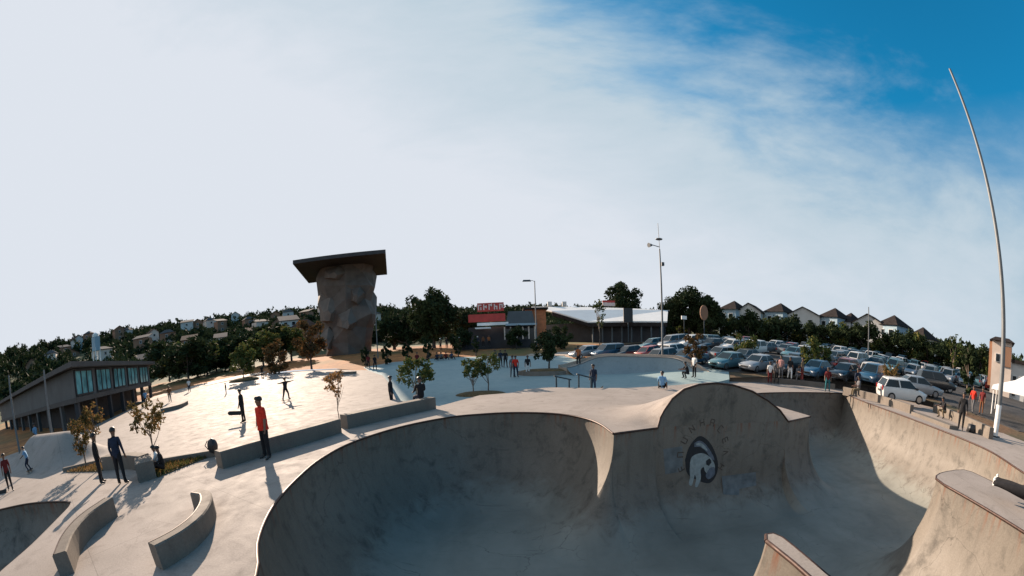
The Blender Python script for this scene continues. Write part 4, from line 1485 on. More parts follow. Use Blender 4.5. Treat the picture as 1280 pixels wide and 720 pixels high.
# big trees of the middle
for px, r_, cz, sc, lab, sd in ((545, 78, 6.8, 1.0, 'tall dark spreading tree left of the red fronted restaurant', 0), (512, 82, 4.2, .62, 'dark tree between the climbing tower and the tall spreading tree', 1), (584, 84, 4.2, .6, 'dark tree half behind the red sign of the restaurant', 2), (780, 98, 9.6, .98, 'tall dark tree rising behind the white roofed hall', 1), (865, 92, 6.4, .92, 'broad dark tree behind the car park, left of the terrace houses', 2), (845, 98, 6.2, .7, 'dark tree just behind the mast', 0), (890, 92, 6.0, .8, 'dark tree left of the first terrace house', 1), (495, 86, 3.9, .62, 'dark tree right behind the lamp post by the tower', 2)):
    az = (px - 640) / 507.4 * .985 + .003
    x, y = r_ * math.sin(az), r_ * math.cos(az)
    tree('large_tree', lab, 'tree', x, y, ground(x, y), 3.5, CR_BIG[sd], .4, (1, 1, 1), cz, seed=sd + 50, scale=sc, bark='bark_dark', group='large dark trees', rz=sd + px)
x, y = (14.59, 64.37, 2.50)[:2]
tree('sparse_tree', 'thin sparse young tree in front of the white roof', 'tree', x, y, ground(x, y), 5.2, CR_SPARSE, .09, (1, 1, 1), 5.6, seed=71)
for px, r_, lab in ((578, 64.8, 'dark shrub in front of the left end of the restaurant'), (648, 64.5, 'dark shrub in front of the glazed restaurant front'), (706, 62, 'dark low tree between the restaurant and the parked cars')):
    az = (px - 640) / 507.4 * .985 + .003
    x, y = r_ * math.sin(az), r_ * math.cos(az)
    tree('dark_shrub', lab, 'shrub', x, y, ground(x, y), .8, CR_MID[px % 3], .1, (1, 1, 1), 2.0, seed=px, scale=.55, bark='bark_dark')
# trees between the car park and the terrace houses
for k in range(26):
    az = R(23 + k * 1.78)
    r_ = tg_.uniform(84, 100) - k * .35
    x, y = r_ * math.sin(az), r_ * math.cos(az)
    if inside((x, y), PARK):
        r_ = 90
        x, y = r_ * math.sin(az), r_ * math.cos(az)
    kind = k % 3
    tree('belt_tree', ['dark rounded', 'green bushy', 'dark spreading'][kind] + f' tree, {ORD[k]} from the left in the belt behind the car park', 'tree', x, y, ground(x, y), 2.0, (CR_MID[k % 3], CR_MIDG[k % 2], CR_MID[(k + 1) % 3])[kind], .22, (1, 1, 1), tg_.uniform(2.2, 3.2), seed=k + 80, scale=tg_.uniform(.85, 1.15), bark='bark_dark', group='trees behind the car park', rz=tg_.uniform(0, 6))
# trees inside the car park
for px, py, r_, cr__, sc, cz, lab in ((874, 452, 36.5, CR_BROWN[0], .62, 2.0, 'brown topped young tree in the front row of cars'), (938, 448, 44, CR_MIDG[0], .5, 1.5, 'green bush between the first and second rows of cars'), (1025, 462, 42, CR_MIDG[1], .62, 1.35, 'wide dark green bush behind the people on the low wall'), (1128, 482, 33.5, CR_YOUNG[0], .75, 1.75, 'thin leafy sapling in front of the white hatchback'), (1218, 478, 47, CR_COL[0], .95, 2.7, 'dark upright tree left of the tall pole'), (1198, 455, 78, CR_SPARSE, 1.1, 4.6, 'feathery palm like tree on the skyline left of the tall house')):
    d_ = 0
    az = {874: .4545, 938: .579, 1025: .745, 1128: .9335, 1218: 1.122, 1198: 1.085}[px]
    x, y = r_ * math.sin(az), r_ * math.cos(az)
    tree('car_park_tree', lab, 'tree', x, y, ground(x, y), cz * .7, cr__, .06 if px == 1128 else .1, (1, 1, 1), cz, seed=px, scale=sc, rz=px)

# far woods on the hills, one mass
def woods():
    g = np.random.default_rng(3)
    base = leaf_mesh('woodland_crown', 'leaf_dark', 210, np.array([1., 1., .85]), .22, 18, 77, hollow=.1)[0]
    n0 = len(base.vertices)
    co = np.zeros(n0 * 3)
    base.vertices.foreach_get('co', co)
    co = co.reshape(-1, 3)
    vs = []
    k = 0
    while k < 2300:
        az = R(g.uniform(-82, 84))
        r_ = 118 + 230 * g.uniform() ** .7
        a_ = math.degrees(az)
        if 24 < a_ < 66 and r_ < 150:
            continue
        x, y = r_ * math.sin(az), r_ * math.cos(az)
        s = g.uniform(2.6, 5.2)
        rot = g.uniform(0, 6.28)
        c, q = math.cos(rot), math.sin(rot)
        m = co @ np.array([[c, -q, 0], [q, c, 0], [0, 0, 1.0]]) * s * g.uniform(.8, 1.2, 3)
        vs.append(m + np.array([x, y, ground(x, y) + s * .55]))
        k += 1
    v = np.concatenate(vs)
    n = len(v) // 4
    me = bpy.data.meshes.new('hill_woods')
    me.vertices.add(4 * n)
    me.vertices.foreach_set('co', v.ravel())
    me.loops.add(4 * n)
    me.loops.foreach_set('vertex_index', np.arange(4 * n))
    me.polygons.add(n)
    me.polygons.foreach_set('loop_start', np.arange(n) * 4)
    me.polygons.foreach_set('loop_total', np.full(n, 4))
    me.materials.append(MT['leaf_dark'])
    me.update(calc_edges=True)
    tag(link('hill_woods', me), kind='stuff')
    bpy.data.meshes.remove(base)


woods()


# ------------------------------------------------------------------ buildings
def unit(a, b_):
    v = (Vector(b_) - Vector(a)).normalized()
    return (v.x, v.y), (-v.y, v.x)


# pavilion on the left
PC, PE = (-32.3, 18.0), (-46.2, 38.6)
ux, uy = unit(PC, PE)
LEN = (Vector(PE) - Vector(PC)).length
LW = 46.0
vx = Vector((-.985, .17)).normalized()
pv = thing('pavilion', 'two storey grey pavilion with a glazed upper floor and dark open ground floor, left', 'building', (PC[0], PC[1], 0))
OR = (PC[0], PC[1], 0)


def pq(s, d):
    """s along the glazed front, d back along the left wing"""
    return (PC[0] + ux[0] * s + vx.x * d, PC[1] + ux[1] * s + vx.y * d)


b = MB()
b.prism([pq(.25, .25), pq(LEN - .25, .25), pq(LEN - .25, LW - .25), pq(.25, LW - .25)][::-1], 2.95, 5.15)
b.build('upper_wall', 'pav_wall', pv, origin=OR)
b = MB()
b.prism([pq(0, 0), pq(LEN, 0), pq(LEN, LW), pq(0, LW)][::-1], 2.55, 2.95)
b.build('floor_slab', 'pav_roof', pv, origin=OR)
b = MB()
b.prism([pq(-.9, -.9), pq(LEN + 1.2, -.9), pq(LEN + 1.2, LW), pq(-.9, LW)][::-1], 5.2, 5.6)
b.build('roof', 'pav_roof', pv, origin=OR)
b = MB()
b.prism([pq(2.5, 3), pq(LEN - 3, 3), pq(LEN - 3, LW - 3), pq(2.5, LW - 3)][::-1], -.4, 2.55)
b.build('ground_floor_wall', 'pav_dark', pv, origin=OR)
for i in range(7):
    s = .4 + (LEN - .8) * i / 6
    p = pq(s, .4)
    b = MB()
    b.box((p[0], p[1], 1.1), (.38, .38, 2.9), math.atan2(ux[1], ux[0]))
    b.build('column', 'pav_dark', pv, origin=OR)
for i in range(1, 9):
    p = pq(.4, 5.2 * i)
    b = MB()
    b.box((p[0], p[1], 1.1), (.38, .38, 2.9))
    b.build('column', 'pav_wall', pv, origin=OR)
nf = Vector((uy[0], uy[1]))
if nf.dot(Vector((-PC[0], -PC[1]))) < 0:
    nf = -nf
for i in range(5):
    s0 = .5 + i * (LEN - .6) / 5
    s1 = s0 + (LEN - .6) / 5 * .78
    o2 = (PC[0] + nf.x * -.15, PC[1] + nf.y * -.15)
    fr = MB()
    fr.obox(o2, ux, (nf.x, nf.y), (s0, s1), (0.02, .12), (3.05, 3.15))
    fr.obox(o2, ux, (nf.x, nf.y), (s0, s1), (0.02, .12), (4.95, 5.05))
    for q in range(4):
        sx = s0 + (s1 - s0) * q / 3
        fr.obox(o2, ux, (nf.x, nf.y), (sx - .05, sx + .05), (0.03, .13), (3.151, 4.949))
    f_ = fr.build('window', 'pav_dark', pv, origin=OR)
    for q in range(3):
        sx = s0 + (s1 - s0) * q / 3
        g_ = MB()
        g_.obox(o2, ux, (nf.x, nf.y), (sx + .06, sx + (s1 - s0) / 3 - .06), (0.02, .06), (3.16, 4.94))
        g_.build('pane', 'window_glass', f_, origin=OR)
# climbing tower
TLC, TRC, BRC, BLC = (-40.25, 70.64, 21.24)[:2], (-22.34, 74.42, 21.23)[:2], (-28.55, 96.15, 21.21)[:2], (-47.98, 92.27, 20.97)[:2]
tcx, tcy = (-34.15, 83.27, 10.26)[:2]
tw = thing('climbing_tower', 'tall faceted rock climbing tower under a flat overhanging roof', 'tower', (tcx, tcy, ground(tcx, tcy)))
TO = (tcx, tcy, ground(tcx, tcy))
q = random.Random(8)
levels = [(0, .78), (2.8, .80), (5.7, .92), (8.9, 1.04), (12.0, .98), (15.0, 1.04), (17.6, .96), (20.2, .95)]
rsd = []
for z, k in levels:
    ring = []
    for i in range(9):
        a = 2 * math.pi * i / 9 + .12
        sq = 1 / max(abs(math.cos(a)), abs(math.sin(a))) ** .55
        r_ = k * sq * (1 + q.uniform(-.10, .10) + (.09 if (i + len(rsd)) % 2 else -.07))
        ring.append((tcx + 6.17 * r_ * math.cos(a), tcy + 4.9 * r_ * math.sin(a), z + TO[2] - .6 + q.uniform(-.8, .8) * (0 < z < 17.5)))
    rsd.append(ring)
b = MB()
b.rings(rsd)
tri = MB()
for f in b.f:                                            # facets
    if len(f) == 4 and q.random() < .75:
        fs_ = [(f[0], f[1], f[2]), (f[0], f[2], f[3])] if q.random() < .5 else [(f[0], f[1], f[3]), (f[1], f[2], f[3])]
    else:
        fs_ = [f]
    tri.f += fs_
tri.v = b.v
tri.m = [0] * len(tri.f)
tri.build('rock_face', 'tower', tw, origin=TO)
for dx, dz, sx, sz, nm, dy in ((-.6, 16.9, 4.4, 3.0, 'overhang', -4.9), (4.0, 11.8, 2.6, 3.6, 'overhang', -4.2), (-2.6, 9.5, 4.6, 5.2, 'rock_panel', -4.3), (1.6, 7.0, 4.2, 4.4, 'rock_panel', -4.4), (-3.2, 3.6, 3.0, 4.6, 'rock_panel', -3.9)):
    m = MB()
    cx_, cy_, cz_ = tcx + dx, tcy + dy * .96, TO[2] + dz
    pts_ = []
    for i in range(5):
        a = 2 * math.pi * i / 5 + q.uniform(-.3, .3)
        pts_.append((cx_ + sx * .62 * math.cos(a), cz_ + sz * .58 * math.sin(a)))
    m.rings([[(x_, cy_ + 1.3, z_) for x_, z_ in pts_], [(cx_ + (x_ - cx_) * .95, cy_ - .15, cz_ + (z_ - cz_) * .95) for x_, z_ in pts_], [(cx_ + (x_ - cx_) * .38 + .5, cy_ - 1.9 + q.uniform(-.35, .35), cz_ + (z_ - cz_) * .42 - .25 * sz) for x_, z_ in pts_]])
    m.build(nm, 'tower_light' if nm == 'rock_panel' or dx < 0 else 'tower', tw, origin=TO)
m = MB()
m.prism([TLC, TRC, BRC, BLC][::-1], 21.55, 22.3)
m.build('roof', 'roof_dark', tw, origin=TO)
m = MB()
for a_, c_ in ((TLC, TRC), (TRC, BRC), (BRC, BLC), (BLC, TLC)):
    pass

# water tank on the hill at the left
x, y, z = (-126.31, 80.91, 14.73)
wt = thing('water_tank_tower', 'small white water tank tower on the hillside above the pavilion roof', 'tower', (x, y, ground(x, y)))
b = MB()
for sx in (-.9, .9):
    for sy in (-.9, .9):
        b = MB()
        b.tube([(sx * 1.1, sy * 1.1, 0), (sx, sy, 19 - ground(x, y))], .22, 6)
        b.build('leg', 'white_steel', wt)
b = MB()
b.box((0, 0, 18.8 - ground(x, y)), (2.2, 2.2, 4.4))
b.build('tank', 'house_blue', wt)
b = MB()
b.rings([[(1.25 * math.cos(a) * k, 1.25 * math.sin(a) * k, h) for a in np.linspace(0, 2 * math.pi, 12, endpoint=False)] for k, h in ((1.0, 21.01 - ground(x, y)), (1.0, 21.8 - ground(x, y)), (.3, 22.3 - ground(x, y)))])
b.build('cap', 'white_steel', wt)


def house(label, x, y, w, d, h, roof_h, kind, rz, wall='house_wall', roof='tiles_dark', group=None, z=None, windows=2, name='house'):
    """a house with its gable or ridge facing -y before turning by rz"""
    z = ground(x, y) - .4 if z is None else z
    t = thing(name, label, 'house', (x, y, z), rz, group)
    m = MB()
    if kind == 'gable':                                  # pediment to the front
        m.add([(-w / 2, -d / 2, 0), (w / 2, -d / 2, 0), (w / 2, d / 2, 0), (-w / 2, d / 2, 0), (-w / 2, -d / 2, h), (w / 2, -d / 2, h), (w / 2, d / 2, h), (-w / 2, d / 2, h), (0, -d / 2, h + roof_h), (0, d / 2, h + roof_h)],
              [(0, 1, 5, 8, 4), (2, 3, 7, 9, 6), (1, 2, 6, 5), (3, 0, 4, 7), (4, 8, 9, 7), (8, 5, 6, 9)])
    else:
        m.box((0, 0, h / 2), (w, d, h))
    m.build('wall', wall, t)
    r_ = MB()
    e = .45
    if kind == 'gable':
        for s in (-1, 1):
            n_ = Vector((s * roof_h, 0, w / 2)).normalized() * .14
            a0 = [(0, -d / 2 - e, h + roof_h), (s * (w / 2 + e), -d / 2 - e, h - e * roof_h / (w / 2)), (s * (w / 2 + e), d / 2 + e, h - e * roof_h / (w / 2)), (0, d / 2 + e, h + roof_h)]
            r_.rings([[(p[0] + n_.x * .1, p[1], p[2] + .02) for p in a0], [(p[0] + n_.x, p[1], p[2] + n_.z) for p in a0]])
    elif kind == 'hip':
        rl = max(.1, (w - d) / 2 + .6)
        r_.add([(-w / 2 - e, -d / 2 - e, h), (w / 2 + e, -d / 2 - e, h), (w / 2 + e, d / 2 + e, h), (-w / 2 - e, d / 2 + e, h), (-rl, 0, h + roof_h), (rl, 0, h + roof_h)], [(0, 1, 5, 4), (1, 2, 5), (2, 3, 4, 5), (3, 0, 4), (3, 2, 1, 0)])
    else:                                                # slope to the front, ridge at the back
        r_.rings([[(-w / 2 - e, -d / 2 - e, h), (w / 2 + e, -d / 2 - e, h), (w / 2 + e, d / 2 + e, h + roof_h), (-w / 2 - e, d / 2 + e, h + roof_h)], [(-w / 2 - e, -d / 2 - e, h + .18), (w / 2 + e, -d / 2 - e, h + .18), (w / 2 + e, d / 2 + e, h + roof_h + .18), (-w / 2 - e, d / 2 + e, h + roof_h + .18)]])
    r_.build('roof', roof, t)
    for k in range(windows):
        wx = (k - (windows - 1) / 2) * w / (windows + .3)
        for zz in ((h * .72,) if h < 4.5 else (h * .78, h * .3)):
            f_ = MB()
            f_.box((wx, -d / 2 - .02, zz), (1.35, .12, 1.35))
            fo = f_.build('window', 'frame_white', t)
            g_ = MB()
            g_.box((wx, -d / 2 - .09, zz), (1.12, .06, 1.12))
            g_.build('pane', 'glass', fo)
    return t


terr = [(918, 377, 'hip', 'house_blue', 'first terrace house from the broad dark tree, tall dark roof and pale blue side'), (940, 381, 'gable', 'house_wall', 'white gabled terrace house right after the first tall roof'), (976, 379, 'hip', 'house_blue', 'tall dark roofed terrace house with a pale blue side, second tall one'), (1008, 386, 'gable', 'house_wall', 'wide white gabled terrace house in the middle of the row'), (1044, 385, 'hip', 'house_blue', 'tall dark roofed terrace house right of the wide white gable'), (1064, 391, 'hip', 'house_wall', 'narrow dark roofed terrace house tucked behind its taller neighbour'), (1089, 395, 'gable', 'house_wall', 'white gabled terrace house right of the narrow one'), (1118, 394, 'hip', 'house_blue', 'last tall dark roofed terrace house, above the white hatchback'), (1154, 409, 'hip', 'house_cream', 'low dark roofed house at the right end of the terrace')]
HR = {918: (56.0, 100.3, 14.2), 940: 0}
for px, py, kind, wall, lab in terr:
    p = {918: (58.65, 95.42, 14.90), 940: (62.65, 92.84, 14.06), 976: (68.98, 88.23, 14.88), 1008: (74.30, 83.80, 13.86), 1044: (78.55, 77.01, 14.40), 1064: (82.95, 75.26, 13.75), 1089: (83.41, 68.61, 13.04), 1118: (85.52, 62.63, 13.58), 1154: (87.99, 55.44, 11.47)}[px]
    az = math.atan2(p[0], p[1])
    z = ground(p[0], p[1])
    top = p[2]
    rh = 2.6 if kind == 'hip' else 2.1
    w_ = {'hip': 5.2, 'gable': 7.2}[kind] * {918: 1.0, 940: .9, 976: 1.1, 1008: 1.25, 1044: 1.1, 1064: .8, 1089: 1.1, 1118: 1.15, 1154: .9}[px]
    house(lab, p[0], p[1], w_, 7.5, top - z - rh + .4, rh, kind, -az + (-.55 if kind == 'hip' else -.25), wall, 'tiles_dark', 'terrace houses above the car park')
# houses scattered on the left hillside
hs = random.Random(23)
HORD = dict(zip([17, 0, 18, 1, 2, 3, 4, 19, 5, 6, 20, 7, 8, 9], ORD))
spots = [(196, 424, 190), (214, 420, 215), (236, 413, 180), (252, 417, 205), (262, 408, 230), (275, 411, 185), (289, 406, 235), (301, 410, 195), (316, 404, 210), (330, 407, 180), (348, 397, 200), (360, 393, 150), (381, 398, 120), (30, 452, 240), (52, 446, 235), (70, 437, 250), (86, 437, 240), (180, 436, 170), (205, 431, 165), (265, 419, 160), (295, 421, 165)]
wallc = ['house_brown', 'house_cream', 'house_brown', 'house_wall']
roofc = ['tiles_brown', 'tiles_grey', 'tiles_brown', 'tiles_dark', 'tiles_grey']
HPOS = [(-143.12, 124.97, 20.70), (-156.85, 147.05, 23.50), (-125.86, 128.69, 21.29), (-138.78, 150.88, 21.54), (-152.24, 172.40, 26.99), (-118.96, 141.68, 20.64), (-146.09, 184.08, 26.84), (-117.69, 155.48, 20.74), (-121.73, 171.12, 23.73), (-100.36, 149.42, 19.15), (-105.50, 169.91, 23.95), (-76.09, 129.27, 19.40), (-56.66, 105.78, 14.42), (-221.74, 91.82, 27.00), (-213.01, 99.25, 26.93), (-222.66, 113.67, 30.55), (-210.27, 115.70, 28.20), (-131.62, 107.60, 16.07), (-122.47, 110.57, 15.89), (-105.34, 120.43, 16.29), (-101.27, 130.27, 14.87)]
for k, (x, y, z) in enumerate(HPOS):
    z -= 2.5 if k < 10 or k > 16 else 1.0
    zz = min(z - 2.0, max(ground(x, y) - .5, z - 5.5))
    big = 30 < spots[k][0] < 100 or k in (10, 11, 12)
    lab = {10: 'large pale house low on the hill left of the climbing tower', 11: 'brown roofed house on the hill near the climbing tower', 12: 'cream gabled house directly left of the climbing tower', 13: 'long pale roofed block at the far left end of the hill', 14: 'pale roofed block on the left hill, second from the edge', 15: 'pale villa at the top of the left hill', 16: 'pale villa just right of the hilltop villa'}.get(k, ['brown roofed', 'grey roofed', 'dark roofed', 'pale grey roofed'][k % 4] + f' house among trees on the left hillside, {HORD.get(k)} from the left')
    house(lab, x, y, hs.uniform(4.8, 7.5) * (1.8 if big and 12 < k < 17 else 1), 7, z - zz - 1.6, 2.4, ['hip', 'gable', 'slope'][k % 3], -math.atan2(x, y) + hs.uniform(-.5, .5), wallc[k % 4], ['tiles_brown', 'tiles_grey', 'tiles_dark', 'tiles_grey'][k % 4], 'houses on the left hillside', zz)

for k in range(26):
    az, r_ = R(-66 + k * 1.9 + hs.uniform(-.7, .7)), hs.uniform(185, 280)
    x, y = r_ * math.sin(az), r_ * math.cos(az)
    house(f"small {['brown', 'grey', 'pale'][k % 3]} roofed hillside house, {ORD[k]} from the left of the scattered small ones", x, y, hs.uniform(5, 8), 6, hs.uniform(5.5, 7.5), 1.8, ['gable', 'hip', 'slope'][k % 3], -az + hs.uniform(-.6, .6), wallc[k % 4], ['tiles_brown', 'tiles_grey', 'tiles_grey'][k % 3], 'houses on the left hillside', windows=1)

# restaurant with red signs
rx0, ry0 = 0.0, 72.0
rz_ = 2.3
rs_ = thing('restaurant', 'low restaurant with red sign boards, grey roof and glazed front', 'building', (-1.0, 72, rz_))
RO = (-1.0, 72, rz_)


def rb(name, mat, c, s, parent=rs_, taper=1.0):
    m = MB()
    m.box(c, s, 0, 0, taper)
    return m.build(name, mat, parent, origin=RO)


rb('wall', 'pav_dark', (-1.2, 75, rz_ + 1.6), (11.5, 6, 4.0))
rb('roof', 'pav_wall', (2.2, 74.6, 6.6 + .6), (5.2, 7.5, 2.6), taper=.8)
rb('fascia', 'house_blue', (2.3, 70.8, 6.1), (5.4, .3, .35))
rb('sign_band', 'sign_red', (-3.6, 71.1, 7.45), (6.4, .35, 1.35))
sg = rb('sign_board', 'sign_red', (-2.9, 71.3, 9.35), (4.6, .3, 1.5))
for k in range(5):
    m = MB()
    xx = -4.75 + k * .92
    m.box((xx - .22, 71.10, 9.35), (.2, .1, 1.0))
    m.box((xx + .08, 71.09, 9.72 - .3 * (k % 2)), (.42, .08, .22))
    m.box((xx + .2, 71.075, 9.1 + .3 * (k % 3)), (.2, .07, .5))
    m.build('letter', 'sign_pale', sg, origin=RO)
rb('white_band', 'canvas', (-2.6, 71.0, 6.35), (5.4, .4, .5))
rb('awning', 'canvas', (-4.2, 69.8, 5.6), (2.6, 2.2, .25))
for k in range(6):
    rb('column', 'house_cream', (-.6 + k * 1.05, 71.3, 3.9), (.22, .3, 3.6))
for k in range(5):
    rb('window', 'glass', (-.08 + k * 1.05, 71.6, 3.9), (.8, .2, 3.0))
rb('terrace_wall', 'pav_dark', (-2.6, 66.6, 2.7), (12.5, .4, 1.5))
m = MB()
o_ = thing('annexe', 'orange walled annexe between the restaurant and the white roofed hall', 'building', (5.0, 74, 2.3))
m.box((5.0, 75, 5.6), (3.6, 4, 6.4))
m.build('wall', 'orange_wall', o_, origin=(5.0, 74, 2.3))
m = MB()
m.box((5.0, 74.9, 9.0), (4.4, 5, .35))
m.build('roof', 'tiles_dark', o_, origin=(5.0, 74, 2.3))

# white roofed hall
HO = (18, 79, 2.5)
hl = thing('market_hall', 'long low hall under a broad white sheet roof, behind the quarter pipe', 'building', HO)
m = MB()
A0, A1, A2, A3, A4 = (5.22, 89.85, 10.84), (32.66, 79.56, 9.65), (28.69, 70.37, 6.86), (14.91, 75.54, 6.69), (8.96, 82.51, 9.29)
pts_ = [A0, A1, A2, A3, A4]
m.rings([[(p[0], p[1], p[2] - .25) for p in pts_], [(p[0], p[1], p[2]) for p in pts_]])
m.build('roof', 'roof_white', hl, origin=HO)
m = MB()
for (a_, c_) in ((A4, A3), (A3, A2)):
    m.add([(a_[0], a_[1] - .05, a_[2] - .26), (c_[0], c_[1] - .05, c_[2] - .26), (c_[0], c_[1] - .05, c_[2] - 1.0), (a_[0], a_[1] - .05, a_[2] - 1.0), (a_[0], a_[1] + .3, a_[2] - .26), (c_[0], c_[1] + .3, c_[2] - .26), (c_[0], c_[1] + .3, c_[2] - 1.0), (a_[0], a_[1] + .3, a_[2] - 1.0)], [(0, 1, 2, 3), (4, 7, 6, 5), (0, 4, 5, 1), (3, 2, 6, 7), (0, 3, 7, 4), (1, 5, 6, 2)])
m.build('fascia', 'tiles_dark', hl, origin=HO)
m = MB()
m.prism([(A0[0] + 1.5, A0[1] - 1), (A1[0] - 1, A1[1] - 1), (A2[0] - 1, A2[1] + 1.5), (A3[0] + 1, A3[1] + 1.5), (A4[0] + 1.5, A4[1] + 1)][::-1], 2, 6.6)
m.build('wall', 'pav_dark', hl, origin=HO)
for k in range(8):
    px_ = A3[0] + 1 + (A2[0] - A3[0] - 2) * k / 7
    py_ = A3[1] + .6 + (A2[1] - A3[1]) * k / 7
    m = MB()
    m.box((px_, py_, 4.6), (.25, .25, 4.2))
    m.build('column', 'pav_wall', hl, origin=HO)
for k in range(2):
    m = MB()
    m.box((A0[0] + 4.0 + k * 3.2, A0[1] - .6, A0[2] + .5), (.9, .9, 1.0))
    m.build('roof_vent', 'house_wall', hl, origin=HO)
x, y, z = (21.70, 72.11, 7.80)
sgn = thing('sign_box', 'dark square box sign standing before the white roof', 'sign', (x, y, ground(x, y)))
m = MB()
m.box((0, 0, z - ground(x, y)), (1.75, .3, 2.6))
m.build('board', 'black_plastic', sgn)
m = MB()
m.tube([(0, 0, 0), (0, 0, z - ground(x, y) - 1.3)], .12, 8)
m.build('post', 'dark_steel', sgn)
x, y, z = (36.71, 71.08, 8.91)
sgn = thing('oval_sign', 'dull red oval sign on a post in front of the broad dark tree', 'sign', (x, y, ground(x, y)))
m = MB()
m.rings([[(.85 * math.cos(a), dy, z - ground(x, y) + 1.45 * math.sin(a)) for a in np.linspace(0, 2 * math.pi, 18, endpoint=False)] for dy in (-.1, .1)])
m.build('board', 'house_brown', sgn)
m = MB()
m.tube([(0, 0, 0), (0, 0, z - ground(x, y) - 1.4)], .1, 8)
m.build('post', 'dark_steel', sgn)
x, y, z = (22.44, 89.22, 11.25)
sgn = thing('red_sign', 'small red and white sign board above the white roof', 'sign', (x, y, ground(x, y)))
m = MB()
m.box((0, 0, z - ground(x, y) + .1), (2.8, .2, .8))
m.build('board', 'sign_pale', sgn)
m = MB()
m.box((0, -.02, z - ground(x, y) + .75), (2.8, .2, .45))
m.build('top_band', 'sign_red', sgn)
m = MB()
m.tube([(0, .1, 0), (0, .1, z - ground(x, y) - .3)], .12, 8)
m.build('post', 'dark_steel', sgn)
x, y, z = (30.72, 67.32, 7.47)
sgn = thing('lit_sign', 'small white sign board at the edge of the car park beside the mast', 'sign', (x, y, ground(x, y)))
m = MB()
m.box((0, 0, z - ground(x, y)), (1.0, .2, .62))
m.build('board', 'canvas', sgn)
m = MB()
m.tube([(0, 0, 0), (0, 0, z - ground(x, y) - .3)], .07, 8)
m.build('post', 'dark_steel', sgn)

# the tall house at the right edge, and its neighbour
x, y, z = (57.81, 22.41, 7.89)
th = thing('tall_house', 'tall pale house with brown front panels right behind the bowed pole', 'house', (x, y, 1.0), -1.18)
for nm, mat, c, s in (('wall', 'house_cream', (0, 3, 3.0), (3.0, 6, 7.2)), ('roof', 'tiles_dark', (0, 3, 6.9), (3.8, 7, .55)), ('brown_panel', 'house_brown', (.75, -.04, 4.9), (1.3, .2, 2.4)), ('side_wing', 'house_wall', (2.6, 3.2, 1.9), (2.4, 5.6, 5.0)), ('wing_roof', 'tiles_dark', (2.6, 3.2, 4.55), (2.9, 6.4, .35)), ('chimney_wall', 'house_brown', (-1.6, 2.4, 3.8), (.7, 2.4, 5.4))):
    m = MB()
    m.box(c, s, 0, 0, .55 if nm == 'roof' else 1.0)
    m.build(nm, mat, th)
for c in ((2.1, .36, 2.4), (3.1, .36, 2.4), (2.1, .36, .9), (-.6, -.04, 4.6)):
    m = MB()
    m.box(c, (.7, .16, 1.0))
    f_ = m.build('window', 'frame_white', th)
    m = MB()
    m.box((c[0], c[1] - .08, c[2]), (.56, .06, .86))
    m.build('pane', 'glass', f_)
# marquee
x, y = (36.29, 11.28, 1.56)[:2]
mq = thing('marquee_tent', 'white peaked marquee tent at the right edge, behind the pole', 'tent', (x, y, ground(x, y)), -1.25)
m = MB()
m.rings([[(-3.2, -2.6, 1.75), (3.2, -2.6, 1.75), (3.2, 2.6, 1.75), (-3.2, 2.6, 1.75)], [(-3.1, -2.5, 2.05), (3.1, -2.5, 2.05), (3.1, 2.5, 2.05), (-3.1, 2.5, 2.05)], [(-1.2, -1.0, 2.7), (1.2, -1.0, 2.7), (1.2, 1.0, 2.7), (-1.2, 1.0, 2.7)], [(-.1, -.1, 3.35), (.1, -.1, 3.35), (.1, .1, 3.35), (-.1, .1, 3.35)]])
m.build('canopy', 'canvas', mq)
for sx in (-3, 3):
    for sy in (-2.4, 2.4):
        m = MB()
        m.tube([(sx, sy, 0), (sx, sy, 1.8)], .05, 6)
        m.build('leg', 'white_steel', mq)

# ------------------------------------------------------------------ people
def V(*a):
    return Vector(a)


STAND = dict(torso=(0, 0, 1), head=(0, .05, 1), la=((-.18, .02, -1), (-.08, .18, -1)), ra=((.18, .02, -1), (.08, .18, -1)), ll=((-.06, .02, -1), (-.03, -.05, -1)), rl=((.06, .02, -1), (.03, -.05, -1)))


def pose(**kw):
    d = dict(STAND)
    d.update(kw)
    return d


